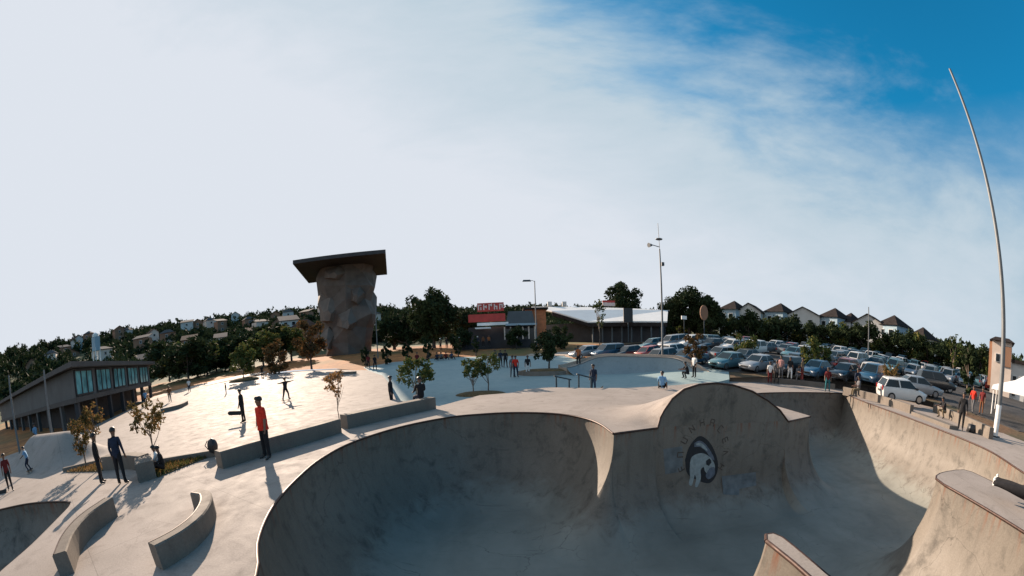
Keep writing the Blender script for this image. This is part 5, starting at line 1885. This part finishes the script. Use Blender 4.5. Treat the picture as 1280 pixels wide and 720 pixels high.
POSES = {
    'stand': pose(),
    'relaxed': pose(ll=((-.12, .06, -1), (-.05, -.02, -1)), rl=((.1, -.04, -1), (.06, -.1, -1)), la=((-.22, -.08, -1), (.05, .25, -1)), ra=((.25, .05, -1), (.05, .35, -1))),
    'hip': pose(torso=(.03, .02, 1), head=(-.1, .1, 1), la=((-.15, .05, -1), (-.03, .15, -1)), ra=((.55, -.25, -.8), (-.55, .45, -.55)), ll=((-.08, .03, -1), (-.04, -.04, -1)), rl=((.12, .0, -1), (.08, -.06, -1))),
    'walk': pose(torso=(0, .06, 1), ll=((-.05, .38, -1), (-.02, -.12, -1)), rl=((.05, -.25, -1), (.02, -.55, -1)), la=((-.18, -.35, -1), (-.05, .1, -1)), ra=((.18, .35, -1), (.05, .6, -1))),
    'skate': pose(torso=(0, .18, 1), head=(.35, .15, 1), la=((-1, .05, -.05), (-1, .1, .12)), ra=((1, -.05, -.1), (1, .1, .05)), ll=((-.38, .18, -1), (-.2, -.22, -1)), rl=((.38, .18, -1), (.2, -.22, -1))),
    'ride': pose(torso=(.05, .30, 1), head=(.3, .3, 1), la=((-.6, .1, -.6), (-.6, .4, -.3)), ra=((.6, .0, -.7), (.5, .3, -.5)), ll=((-.42, .5, -1), (-.15, -.5, -1)), rl=((.42, .5, -1), (.15, -.5, -1))),
    'sit': pose(torso=(0, -.06, 1), head=(0, .15, 1), ll=((-.15, 1, -.05), (-.02, .1, -1)), rl=((.15, 1, -.05), (.02, .1, -1)), la=((-.25, .35, -.9), (.1, .8, -.25)), ra=((.25, .35, -.9), (-.1, .8, -.25))),
    'sit_floor': pose(torso=(0, .1, 1), head=(0, .2, 1), ll=((-.2, .85, .55), (-.05, .55, -.85)), rl=((.25, .95, .25), (.1, .9, -.35)), la=((-.2, .5, -.8), (.1, .9, .05)), ra=((.3, -.3, -.9), (.1, -.1, -1))),
    'squat': pose(torso=(0, .35, 1), head=(0, .3, 1), ll=((-.35, .9, .15), (-.05, -.45, -1)), rl=((.35, .9, .15), (.05, -.45, -1)), la=((-.25, .6, -.6), (.1, .9, -.1)), ra=((.25, .6, -.6), (-.1, .9, -.1))),
    'carry': pose(torso=(0, .03, 1), la=((-.25, .05, -1), (-.08, .3, -1)), ra=((.2, -.05, -1), (.02, .15, -1)), ll=((-.05, .05, -1), (-.02, -.03, -1)), rl=((.06, -.03, -1), (.03, -.08, -1))),
    'fold': pose(la=((-.3, .1, -1), (.75, .65, .05)), ra=((.3, .1, -1), (-.75, .65, .15)), ll=((-.12, .02, -1), (-.04, -.03, -1)), rl=((.12, .02, -1), (.04, -.03, -1))),
}
bones_of = {}


def skeleton(ps, near, slim=1.0):
    """vertices (pos, radius), edges, labels per edge; standing about 1.72 m"""
    vs, es = [], []

    def vert(p, r):
        vs.append((Vector(p), r))
        return len(vs) - 1

    def edge(a, b_, lab):
        es.append((a, b_, lab))
    T = Vector(ps['torso']).normalized()
    H = Vector(ps['head']).normalized()
    pel = vert((0, 0, 0), .145 * slim)
    sp = vert(T * .20, .138 * slim)
    ch = vert(T * .40, .155 * slim)
    sh = vert(T * .50, .085)
    nk = vert(T * .555 + H * .01, .052)
    hb = vert(vs[nk][0] + H * .075 + Vector((H.x, H.y, 0)) * .0 + Vector((0, .012, 0)), .072)
    hm = vert(vs[hb][0] + H * .085 + Vector((0, .005, 0)), .110)
    ht = vert(vs[hm][0] + H * .075 + Vector((0, -.01, 0)), .066)
    for a, b_, l in ((pel, sp, 'shirt'), (sp, ch, 'shirt'), (ch, sh, 'shirt'), (sh, nk, 'skin'), (nk, hb, 'skin'), (hb, hm, 'skin'), (hm, ht, 'skin')):
        edge(a, b_, l)
    if near:
        f = (Vector((H.x * 1.0, 1, 0)) - H * H.dot(Vector((H.x, 1, 0)))).normalized()
        sd = f.cross(H).normalized()
        nose = vert(vs[hm][0] + f * .105 - H * .01, .014)
        edge(hm, nose, 'skin')
        chin = vert(vs[hb][0] + f * .07 - H * .03, .03)
        edge(hb, chin, 'skin')
        for s in (-1, 1):
            ear = vert(vs[hm][0] + sd * s * .092, .016)
            edge(hm, ear, 'skin')
    for s, arm, leg in ((-1, 'la', 'll'), (1, 'ra', 'rl')):
        u_, f_ = [Vector(q).normalized() for q in ps[arm]]
        side = Vector((T.z, 0, -T.x)).normalized()
        so = vert(vs[ch][0] + T * .075 + side * s * .185, .078 * slim)
        el = vert(vs[so][0] + u_ * .275, .052)
        wr = vert(vs[el][0] + f_ * .25, .036)
        edge(ch, so, 'shirt')
        edge(so, el, 'shirt')
        edge(el, wr, 'skin')
        pm = vert(vs[wr][0] + f_ * .085, .036)
        edge(wr, pm, 'skin')
        if near:
            ax = f_.cross(Vector((0, 1, .1))).normalized()
            nrm = ax.cross(f_).normalized()
            for k, (o_, ln) in enumerate(((-.030, .062), (-.010, .075), (.010, .070), (.030, .052))):
                a1 = vert(vs[pm][0] + f_ * .03 + ax * o_, .0105)
                a2 = vert(vs[pm][0] + f_ * (.03 + ln * .6) + ax * o_ * 1.15 + nrm * .008, .009)
                a3 = vert(vs[pm][0] + f_ * (.03 + ln) + ax * o_ * 1.15 + nrm * .028, .0075)
                edge(pm, a1, 'skin')
                edge(a1, a2, 'skin')
                edge(a2, a3, 'skin')
            t1 = vert(vs[wr][0] + f_ * .05 - ax * s * .04 + nrm * .02, .012)
            t2 = vert(vs[wr][0] + f_ * .10 - ax * s * .055 + nrm * .03, .009)
            edge(pm, t1, 'skin')
            edge(t1, t2, 'skin')
        else:
            fg = vert(vs[pm][0] + f_ * .075 + Vector((0, .02, 0)), .018)
            th_ = vert(vs[pm][0] + f_ * .02 + Vector((-s * .045, .03, 0)), .012)
            edge(pm, fg, 'skin')
            edge(pm, th_, 'skin')
        a_, b_ = [Vector(q).normalized() for q in ps[leg]]
        hp = vert((s * .088, 0, -.045), .112 * slim)
        kn = vert(vs[hp][0] + a_ * .43, .074 * slim)
        an = vert(vs[kn][0] + b_ * .41, .052)
        edge(pel, hp, 'trousers')
        edge(hp, kn, 'trousers')
        edge(kn, an, 'trousers')
        toe_dir = Vector(ps.get('toe', (s * .22, 1, 0))).normalized()
        he = vert(vs[an][0] + Vector((0, -.035, -.045)), .038)
        ball = vert(vs[an][0] + toe_dir * .12 + Vector((0, 0, -.055)), .036)
        toe = vert(vs[an][0] + toe_dir * .19 + Vector((0, 0, -.06)), .026)
        edge(an, he, 'shoe')
        edge(an, ball, 'shoe')
        edge(ball, toe, 'shoe')
    low = min(v[0].z - v[1] for v in vs)
    vs = [(p - Vector((0, 0, low)), r) for p, r in vs]
    return vs, es, dict(hm=hm, hb=hb, ht=ht, pel=pel, sp=sp, ch=ch, H=H, T=T)


import bmesh
JOBS = []


def person(label, ps, x, y, face, shirt, trousers, shoe='shoe_dark', z=None, h=1.7, near=False, long_sleeve=False, shorts=False, slim=1.0, group=None, hair=True, sit_h=None, cap=None):
    JOBS.append(dict(label=label, ps=ps, x=x, y=y, face=face, shirt=shirt, trousers=trousers, shoe=shoe, z=z, h=h, near=near, ls=long_sleeve, shorts=shorts, slim=slim, group=group, hair=hair, sit_h=sit_h, cap=cap))


def toward(x, y, tx=0, ty=0):
    """heading (z turn) so that the figure's +y looks at the target"""
    return math.atan2(-(tx - x), ty - y)


def bake_people():
    made = {}
    tmp = []
    for j in JOBS:
        key = (j['ps'], j['near'], j['slim'])
        if key in made:
            continue
        vs, es, info = skeleton(POSES[j['ps']], j['near'], j['slim'])
        bm = bmesh.new()
        lay = bm.verts.layers.skin.verify()
        bv = [bm.verts.new(p) for p, r in vs]
        for v, (p, r) in zip(bv, vs):
            v[lay].radius = (r, r)
        bv[0][lay].use_root = True
        for a, b_, l in es:
            bm.edges.new((bv[a], bv[b_]))
        me = bpy.data.meshes.new('tmp_body')
        bm.to_mesh(me)
        bm.free()
        o = bpy.data.objects.new('tmp_body', me)
        COL.objects.link(o)
        m = o.modifiers.new('skin', 'SKIN')
        m.use_smooth_shade = True
        s = o.modifiers.new('sub', 'SUBSURF')
        s.levels = s.render_levels = 2 if j['near'] else 1
        tmp.append((key, o, vs, es, info))
    dg = bpy.context.evaluated_depsgraph_get()
    dg.update()
    for key, o, vs, es, info in tmp:
        me = bpy.data.meshes.new_from_object(o.evaluated_get(dg))
        made[key] = (me, vs, es, info)
    for key, o, *_ in tmp:
        me0 = o.data
        bpy.data.objects.remove(o)
        bpy.data.meshes.remove(me0)
    cache = {}
    for j in JOBS:
        key = (j['ps'], j['near'], j['slim'])
        me, vs, es, info = made[key]
        k2 = (key, j['ls'], j['shorts'])
        if k2 not in cache:
            m2 = me.copy()
            m2.name = 'person'
            idx = []
            slots = {'shirt': 0, 'trousers': 1, 'skin': 2, 'shoe': 3}
            for f in m2.polygons:
                c = f.center
                best, bl = 1e9, 'shirt'
                for a, b_, l in es:
                    pa, pb = vs[a][0], vs[b_][0]
                    d = pb - pa
                    t = max(0, min(1, (c - pa).dot(d) / max(d.length_squared, 1e-9)))
                    rr_ = vs[a][1] * (1 - t) + vs[b_][1] * t
                    dd = (c - pa - d * t).length - rr_
                    if dd < best:
                        best, bl, bt, be = dd, l, t, (a, b_)
                if bl == 'skin' and j['ls'] and be[0] > info['ht'] and vs[be[0]][1] > .05 and vs[be[0]][1] < .054:
                    bl = 'shirt'
                if j['shorts'] and bl == 'trousers' and abs(vs[be[1]][1] - .052) < .001 and bt > .15:
                    bl = 'skin'
                idx.append(slots[bl])
            m2.materials.clear()
            for _ in range(4):
                m2.materials.append(MT['skin'])
            m2.polygons.foreach_set('material_index', idx)
            m2.polygons.foreach_set('use_smooth', [True] * len(idx))
            cache[k2] = m2
        z = j['z'] if j['z'] is not None else 0
        o = link('person', cache[k2], None, (j['x'], j['y'], z), j['face'])
        s = j['h'] / 1.72
        o.scale = (s, s, s)
        for i, mt in enumerate((j['shirt'], j['trousers'], 'skin', j['shoe'])):
            sl = o.material_slots[i]
            sl.link = 'OBJECT'
            sl.material = MT[mt]
        tag(o, j['label'], 'person', j['group'])
        if j['sit_h'] is not None:                       # seat height: lower the whole figure so the pelvis rests on it
            pel = vs[info['pel']][0].z * s
            o.location.z = z + j['sit_h'] + .10 - pel
        if j['hair']:
            hk = ('hair', key, j['cap'])
            if hk not in cache:
                b = MB()
                hm, H = vs[info['hm']][0], info['H']
                rot = Vector((0, 0, 1)).rotation_difference(H).to_matrix()
                rs = []
                for i in range(6):
                    ph = R(-18 + 108 * i / 5)
                    ring = []
                    for k in range(12):
                        a = 2 * math.pi * k / 12
                        front = max(0, math.sin(a))
                        lift = .055 * front * (1 - i / 5)
                        rad = .112 * math.cos(ph) + .004
                        ring.append(hm + rot @ Vector((rad * math.cos(a), rad * 1.08 * math.sin(a) - .012, .112 * math.sin(ph) + .028 + lift)))
                    rs.append(ring)
                b.rings(rs)
                if j['cap']:
                    b.box((hm.x, hm.y + .12, hm.z + .055), (.15, .12, .015))
                cache[hk] = b.mesh('hair', j['cap'] or 'hair', True)
            link('cap' if j['cap'] else 'hair', cache[hk], o)
        j['obj'] = o


# skateboard
def board_mb():
    d = MB()
    rs = []
    for i in range(15):
        x = -.40 + .80 * i / 14
        e = max(0, abs(x) - .27)
        zz = .095 + e * .38
        w = .102 * (1 if abs(x) < .30 else math.sqrt(max(.02, 1 - ((abs(x) - .30) / .105) ** 2)))
        rs.append([(x, -w, zz), (x, w, zz), (x, w, zz + .012), (x, -w, zz + .012)])
    d.rings(rs)
    return d


BOARD = board_mb().mesh('deck_board', 'wood')
BOARD.materials.append(MT['grip'])
BOARD.polygons.foreach_set('material_index', [1 if f.normal.z > .6 else 0 for f in BOARD.polygons])
wm = MB()
wm.rings([[(.027 * math.cos(a), w, .027 * math.sin(a)) for a in np.linspace(0, 2 * math.pi, 10, endpoint=False)] for w in (-.016, .016)])
WHEEL = wm.mesh('skate_wheel', 'urethane')
tm = MB()
tm.tube([(0, -.075, .055), (0, .075, .055)], .012, 6)
tm.box((0, 0, .075), (.06, .05, .036))
TRUCK = tm.mesh('truck', 'steel')
BOARDS = []


def skateboard(label, x, y, z, rz, tiltx=0.0, tilty=0.0):
    t = thing('skateboard', label, 'skateboard', (x, y, z), 0, 'skateboards')
    t.rotation_euler = (tiltx, tilty, rz)
    link('deck_board', BOARD, t)
    for sx in (-.22, .22):
        link('truck', TRUCK, t, (sx, 0, 0))
        for sy in (-.09, .09):
            link('skate_wheel', WHEEL, t, (sx, sy, .028))
    return t


x, y = (-7.16, 10.06)
person('person in a loose red shirt and black trousers by the long ledge, hand on hip', 'hip', x, y, 2.7, 'cloth_red', 'cloth_black', near=True, h=1.74, slim=1.0)
xr_, yr_ = x, y
x, y = (-12.90, 7.63)
person('person all in black standing in front of the brownish trees, left of the pair', 'relaxed', x, y, -.5, 'cloth_black', 'cloth_black', near=True, long_sleeve=True, h=1.52)
x, y = (-11.52, 7.61)
person('person in dark navy top standing beside the person all in black, right of the pair', 'relaxed', x, y, .45, 'cloth_navy', 'cloth_black', near=True, long_sleeve=True, h=1.62)
x, y = (-14.73, 23.89)
person('person skating with both arms stretched out on the white plaza', 'skate', x, y, toward(x, y, 20, 10), 'cloth_black', 'cloth_black', z=plaza_z(x, y) + .107, h=1.46, long_sleeve=True)
skateboard('skateboard under the person with outstretched arms', x, y, plaza_z(x, y), toward(x, y, 20, 10))
x, y = (-13.29, 17.03)
person('person in black carrying a skateboard, left of the red shirt', 'carry', x, y, 1.9, 'cloth_black', 'cloth_black', z=plaza_z(x, y), h=1.58, long_sleeve=True)
skateboard('skateboard carried at the leg by the walking person in black', x - .30, y - .22, plaza_z(x, y) + .52, .35, 1.35, .1)
x, y = (-19.38, 6.22)
person('person in dark maroon pushing off a skateboard at the left picture edge', 'walk', x, y, -1.9, 'cloth_maroon', 'cloth_black', h=1.45)
skateboard('skateboard lying on its side by the foot of the person at the left edge', x - .45, y - .3, .0, .5, 1.0)
x, y = (-22.11, 8.50)
person('person in a pale blue shirt riding down from the hump on the left', 'ride', x, y, 2.4, 'cloth_blue', 'cloth_navy', z=deck_z(x, y) + .1, h=1.2)
skateboard('skateboard under the person in the pale blue shirt', x, y, deck_z(x, y), 2.4)
for (x, y), lab, ps, sh, tr in (((-39.85, 39.87), 'person in white and dark trousers walking on the far path of the plaza', 'walk', 'cloth_white', 'cloth_navy'), ((-34.15, 30.92), 'thin person in brown walking on the white plaza past the bowed ledge', 'walk', 'cloth_brown', 'cloth_grey'), ((-37.09, 29.78), 'person in pale blue on the plaza by the pavilion corner, above the loose leaved tree', 'stand', 'cloth_blue', 'cloth_black'), ((-35.55, 51.46), 'distant person in black standing by the low planting mound', 'stand', 'cloth_black', 'cloth_black')):
    person(lab, ps, x, y, toward(x, y, -5, 5), sh, tr, z=plaza_z(x, y), h=1.6)
x, y = (-27.40, 32.75)
person('small child in dark clothes with white trousers far out on the white plaza', 'stand', x, y, 2.0, 'cloth_navy', 'cloth_white', z=plaza_z(x, y), h=1.05)
x, y = -6.55, 21.6
person('lone person in black standing behind the long ledge, left of the round tree', 'stand', x, y, -1.5, 'cloth_black', 'cloth_black', z=ground(x, y) + .12, h=1.72, long_sleeve=True)
x, y = -3.9, 17.55
person('person in dark clothes sitting at the right end of the long ledge', 'sit', x - .12, y + .25, .6, 'cloth_black', 'cloth_navy', z=0, sit_h=.52, h=1.7, long_sleeve=True)
bx, by = -11.1, 8.35
person('person in black and white sitting behind the planter block', 'sit_floor', bx + .1, by + .55, 2.5, 'cloth_white', 'cloth_black', z=.05, h=1.25)
person('person in black sitting behind the planter block, right of the one in white', 'sit_floor', bx + .62, by + .3, 2.6, 'cloth_black', 'cloth_black', z=.05, h=1.3, long_sleeve=True)
for (x, y), lab, ps, sh, tr, hh in (((0.53, 34.20), 'person in a red shirt standing left of the planting island', 'relaxed', 'cloth_red', 'cloth_navy', 1.72), ((0.27, 34.28), 'person in dark grey close behind the red shirt by the planting island', 'relaxed', 'cloth_grey', 'cloth_grey', 1.74), ((1.58, 35.00), 'person in black with pale shorts at the left end of the planting island', 'stand', 'cloth_black', 'cloth_white', 1.65), ((-0.38, 41.94), 'person in black on the lower plaza, first left of the red shirt', 'relaxed', 'cloth_black', 'cloth_black', 1.75), ((-0.89, 42.86), 'person in navy in the small group on the lower plaza', 'stand', 'cloth_navy', 'cloth_black', 1.7), ((-1.49, 43.11), 'person in dark grey, leftmost of the small group on the lower plaza', 'relaxed', 'cloth_grey', 'cloth_navy', 1.72), ((-10.51, 46.00), 'lone person in maroon far back on the shaded lower plaza', 'stand', 'cloth_maroon', 'cloth_black', 1.7), ((-15.84, 46.49), 'person in black walking near the foot of the climbing tower', 'walk', 'cloth_black', 'cloth_black', 1.75), ((-17.54, 49.00), 'person in dark red left of the walker near the climbing tower', 'stand', 'cloth_maroon', 'cloth_black', 1.7)):
    person(lab, ps, x, y, toward(x, y, -4, 10) + .4, sh, tr, z=ground(x, y) + .03, h=hh)
for k, px in enumerate((537, 548, 553, 559, 566)):
    az = (px - 640) / 507.4 * .985 + .003
    x, y = 54.4 * math.sin(az), 54.4 * math.cos(az)
    person(['person in black sitting at the back edge of the plaza, leftmost of the row', 'person in navy sitting at the back edge of the plaza, second of the row', 'person in grey sitting at the back edge of the plaza, middle of the row', 'person in maroon sitting at the back edge of the plaza, fourth of the row', 'person in dark blue sitting at the back edge of the plaza, rightmost of the row'][k], 'sit_floor', x, y, 3.0 + .2 * k, ['cloth_black', 'cloth_navy', 'cloth_grey', 'cloth_maroon', 'cloth_denim'][k], 'cloth_black', z=ground(x, y) + .03, group='people sitting along the plaza edge')
crowd = [(553, 'cloth_khaki', 'cloth_white'), (561, 'cloth_black', None), (569, 'cloth_grey', 'cloth_white'), (577, 'cloth_brown', 'cloth_white'), (583, 'cloth_white', 'cloth_white'), (590, 'cloth_maroon', None), (600, 'cloth_navy', 'cloth_white'), (607, 'cloth_brown', None), (614, 'cloth_orange', None)]
cl_names = {'cloth_khaki': 'khaki', 'cloth_black': 'black', 'cloth_grey': 'grey', 'cloth_brown': 'brown', 'cloth_white': 'white', 'cloth_maroon': 'maroon', 'cloth_navy': 'navy', 'cloth_orange': 'orange'}
for k, (px, c_, cap) in enumerate(crowd):
    az = (px - 640) / 507.4 * .985 + .003
    r_ = 63.5 + (k % 3) * .9
    x, y = r_ * math.sin(az), r_ * math.cos(az)
    person(f"person in {cl_names[c_]} {'with a white cap ' if cap else ''}on the restaurant terrace, {['first', 'second', 'third', 'fourth', 'fifth', 'sixth', 'seventh', 'eighth', 'ninth'][k]} from the left", 'stand' if k % 2 else 'relaxed', x, y, 3.1 + .5 * ((k % 3) - 1), c_, 'cloth_black', z=ground(x, y) + .55, cap='canvas' if cap else None, group='people on the restaurant terrace')
# right half
x, y = 5.35, 25.6
person('person in navy with one foot on a skateboard at the end of the rail', 'stand', x, y, 2.4, 'cloth_navy', 'cloth_denim', z=ground(x, y) + .03, h=1.72)
skateboard('skateboard tipped up at the foot of the person by the rail', x + .35, y - .1, ground(x, y) + .12, .2, 0, -.5)
x, y = (6.11, 35.68, 1.03)[:2]
person('person in orange brown standing at the left corner of the quarter pipe', 'relaxed', x, y, 2.6, 'cloth_orange', 'cloth_black', z=.62, h=1.7)
x, y = (8.50, 22.68)
person('person in a pale blue shirt sitting on the deck edge facing the quarter pipe', 'sit_floor', 8.9, 22.6, 1.5 - math.pi * .6, 'cloth_blue', 'cloth_black', z=deck_z(8.9, 22.6), h=1.72)
x, y = (13.81, 28.31, 0.79)[:2]
person('person in a white shirt at the right end of the quarter pipe', 'stand', x, y, 1.9, 'cloth_white', 'cloth_black', z=ground(x, y) + .1, h=1.7)
x, y = (13.16, 28.07, 0.62)[:2]
person('person in dark clothes crouching beside the white shirt at the quarter pipe', 'squat', x, y, 1.5, 'cloth_black', 'cloth_black', z=ground(x, y) + .1, h=1.7)
x, y = 20.6, 27.7
person('person in white top and dark red trousers, left of the standing couple by the cars', 'stand', x, y, 2.6, 'cloth_white', 'cloth_maroon', z=0, h=1.66)
person('taller person in dark grey, right of the standing couple by the cars', 'relaxed', x + .62, y - .1, 2.8, 'cloth_grey', 'cloth_black', z=0, h=1.78, long_sleeve=True)
for k, (px, sh, tr) in enumerate(((994, 'cloth_pink', 'cloth_grey'), (1005, 'cloth_black', 'cloth_white'), (1013, 'cloth_grey', 'cloth_grey'), (1018, 'cloth_khaki', 'cloth_maroon'))):
    az = {994: .666, 1005: .688, 1013: .705, 1018: .718}[px]
    r_ = 34.5
    x, y = r_ * math.sin(az), r_ * math.cos(az)
    person(['person in pink and grey, leftmost of four by the front cars', 'person in black with white trousers, second of four by the front cars', 'person in grey, third of four by the front cars', 'person in khaki with dark red trousers, rightmost of four by the front cars'][k], ['stand', 'walk', 'squat', 'relaxed'][k], x, y, 2.2 + .5 * k, sh, tr, z=ground(x, y) + .03)
x, y = (23.22, 23.29)
person('person in a red top and teal trousers at the back corner of the bowl rim', 'relaxed', x - .2, y - .1, 2.5, 'cloth_maroon', 'cloth_teal', z=0, h=1.72)
x, y = (23.00, 20.03, 1.12)[:2]
person('person in dark clothes standing behind the low wall, near the black saloon', 'relaxed', x, y, 2.9, 'cloth_navy', 'cloth_black', z=ground(x, y) + .03, h=1.75, long_sleeve=True)
person('person sitting on the low wall beside the one in dark clothes', 'sit', x - .9, y - .9, 1.1, 'cloth_grey', 'cloth_khaki', z=ground(x, y), sit_h=.5, h=1.65)
x, y = (21.85, 10.66)
person('person in black standing on the deck at the right wall, by the black bag', 'carry', x, y, 1.9, 'cloth_black', 'cloth_black', z=0, h=1.78, long_sleeve=True)
x2, y2 = x + .75, y - .3
b = MB()
b.box((0, 0, .2), (.34, .52, .4), 0, 0, .75)
bag = thing('black_bag', 'black bag standing on the deck beside the person in black, right', 'bag', (x2 - .15, y2 - .15, 0))
b.build('body', 'black_plastic', bag, smooth='all')
b = MB()
b.tube([(-.1, 0, .38), (-.08, 0, .47), (.08, 0, .47), (.1, 0, .38)], .015, 6)
b.build('handle', 'black_plastic', bag)
x, y = (25.11, 13.65)
person('person in black squatting on the step left of the standing person in black', 'squat', x, y, 1.2, 'cloth_black', 'cloth_khaki', z=.0, h=1.7)
x, y = (29.98, 13.79, 0.84)[:2]
person('person in a red top and dark trousers on the grass left of the marquee', 'walk', x, y, 1.5, 'cloth_red', 'cloth_grey', z=ground(x, y) + .03)
person('person in maroon next to the red top, left of the marquee', 'stand', x + .9, y - .4, 1.7, 'cloth_maroon', 'cloth_brown', z=ground(x, y) + .03)
x, y = (-33.18, 13.97, 0.63)[:2]
person('person in pale blue in front of the dark ground floor of the pavilion', 'stand', x, y, 2.0, 'cloth_blue', 'cloth_black', z=ground(x, y) + .03)
# the person lying back on the peninsula: only a leg shows inside the picture
POSES['lounge'] = pose(torso=(0, -.8, .6), head=(0, -.4, 1), ll=((-.14, 1, .06), (-.04, 1, -.03)), rl=((.14, 1, .08), (.06, 1, -.02)), la=((-.3, -.6, -.8), (0, .1, -1)), ra=((.3, -.6, -.8), (0, .1, -1)), toe=(.25, -.25, 1))
person('person lounging at the right edge, only a black trouser leg and white shoe showing', 'lounge', 11.62, 3.2, .22, 'cloth_black', 'cloth_black', 'shoe_white', z=.0, near=True, slim=1.2, h=2.0, long_sleeve=True)
bake_people()
for j in JOBS[:1]:                                        # the loose red shirt hangs past the hips
    ps = POSES['hip']
    vs_, es_, info_ = skeleton(ps, True, 1.0)
    b = MB()
    pel, ch_, T_ = vs_[info_['pel']][0], vs_[info_['ch']][0], info_['T']
    rs = []
    for w, rx, ry in ((-.30, .20, .165), (-.12, .19, .16), (.12, .185, .15), (.34, .20, .15), (.52, .20, .14), (.78, .21, .135), (1.0, .225, .13), (1.16, .20, .105), (1.26, .10, .08)):
        c = pel + (ch_ - pel) * w
        rs.append([(c.x + rx * math.cos(a), c.y + ry * math.sin(a) + .004 * math.sin(5 * a + 9 * w), c.z) for a in np.linspace(0, 2 * math.pi, 20, endpoint=False)])
    b.rings(rs, 0, cap=False)
    b.build('shirt', 'cloth_red', j['obj'], smooth='all')
# round black bag at the end of the planter curb
b = MB()
b.ball((0, 0, .22), (.2, .18, .26), 12, 8)
bg_ = thing('round_bag', 'round black bag standing at the end of the planter curb', 'bag', (-9.72, 10.45, .15))
b.build('body', 'black_plastic', bg_, smooth='all')
b = MB()
b.tube([(-.14, -.1, .12), (-.17, -.2, .28), (-.1, -.12, .42)], .02, 6)
b.build('strap', 'black_plastic', bg_)
b = MB()
b.tube([(.14, -.1, .12), (.17, -.2, .28), (.1, -.12, .42)], .02, 6)
b.build('strap', 'black_plastic', bg_)
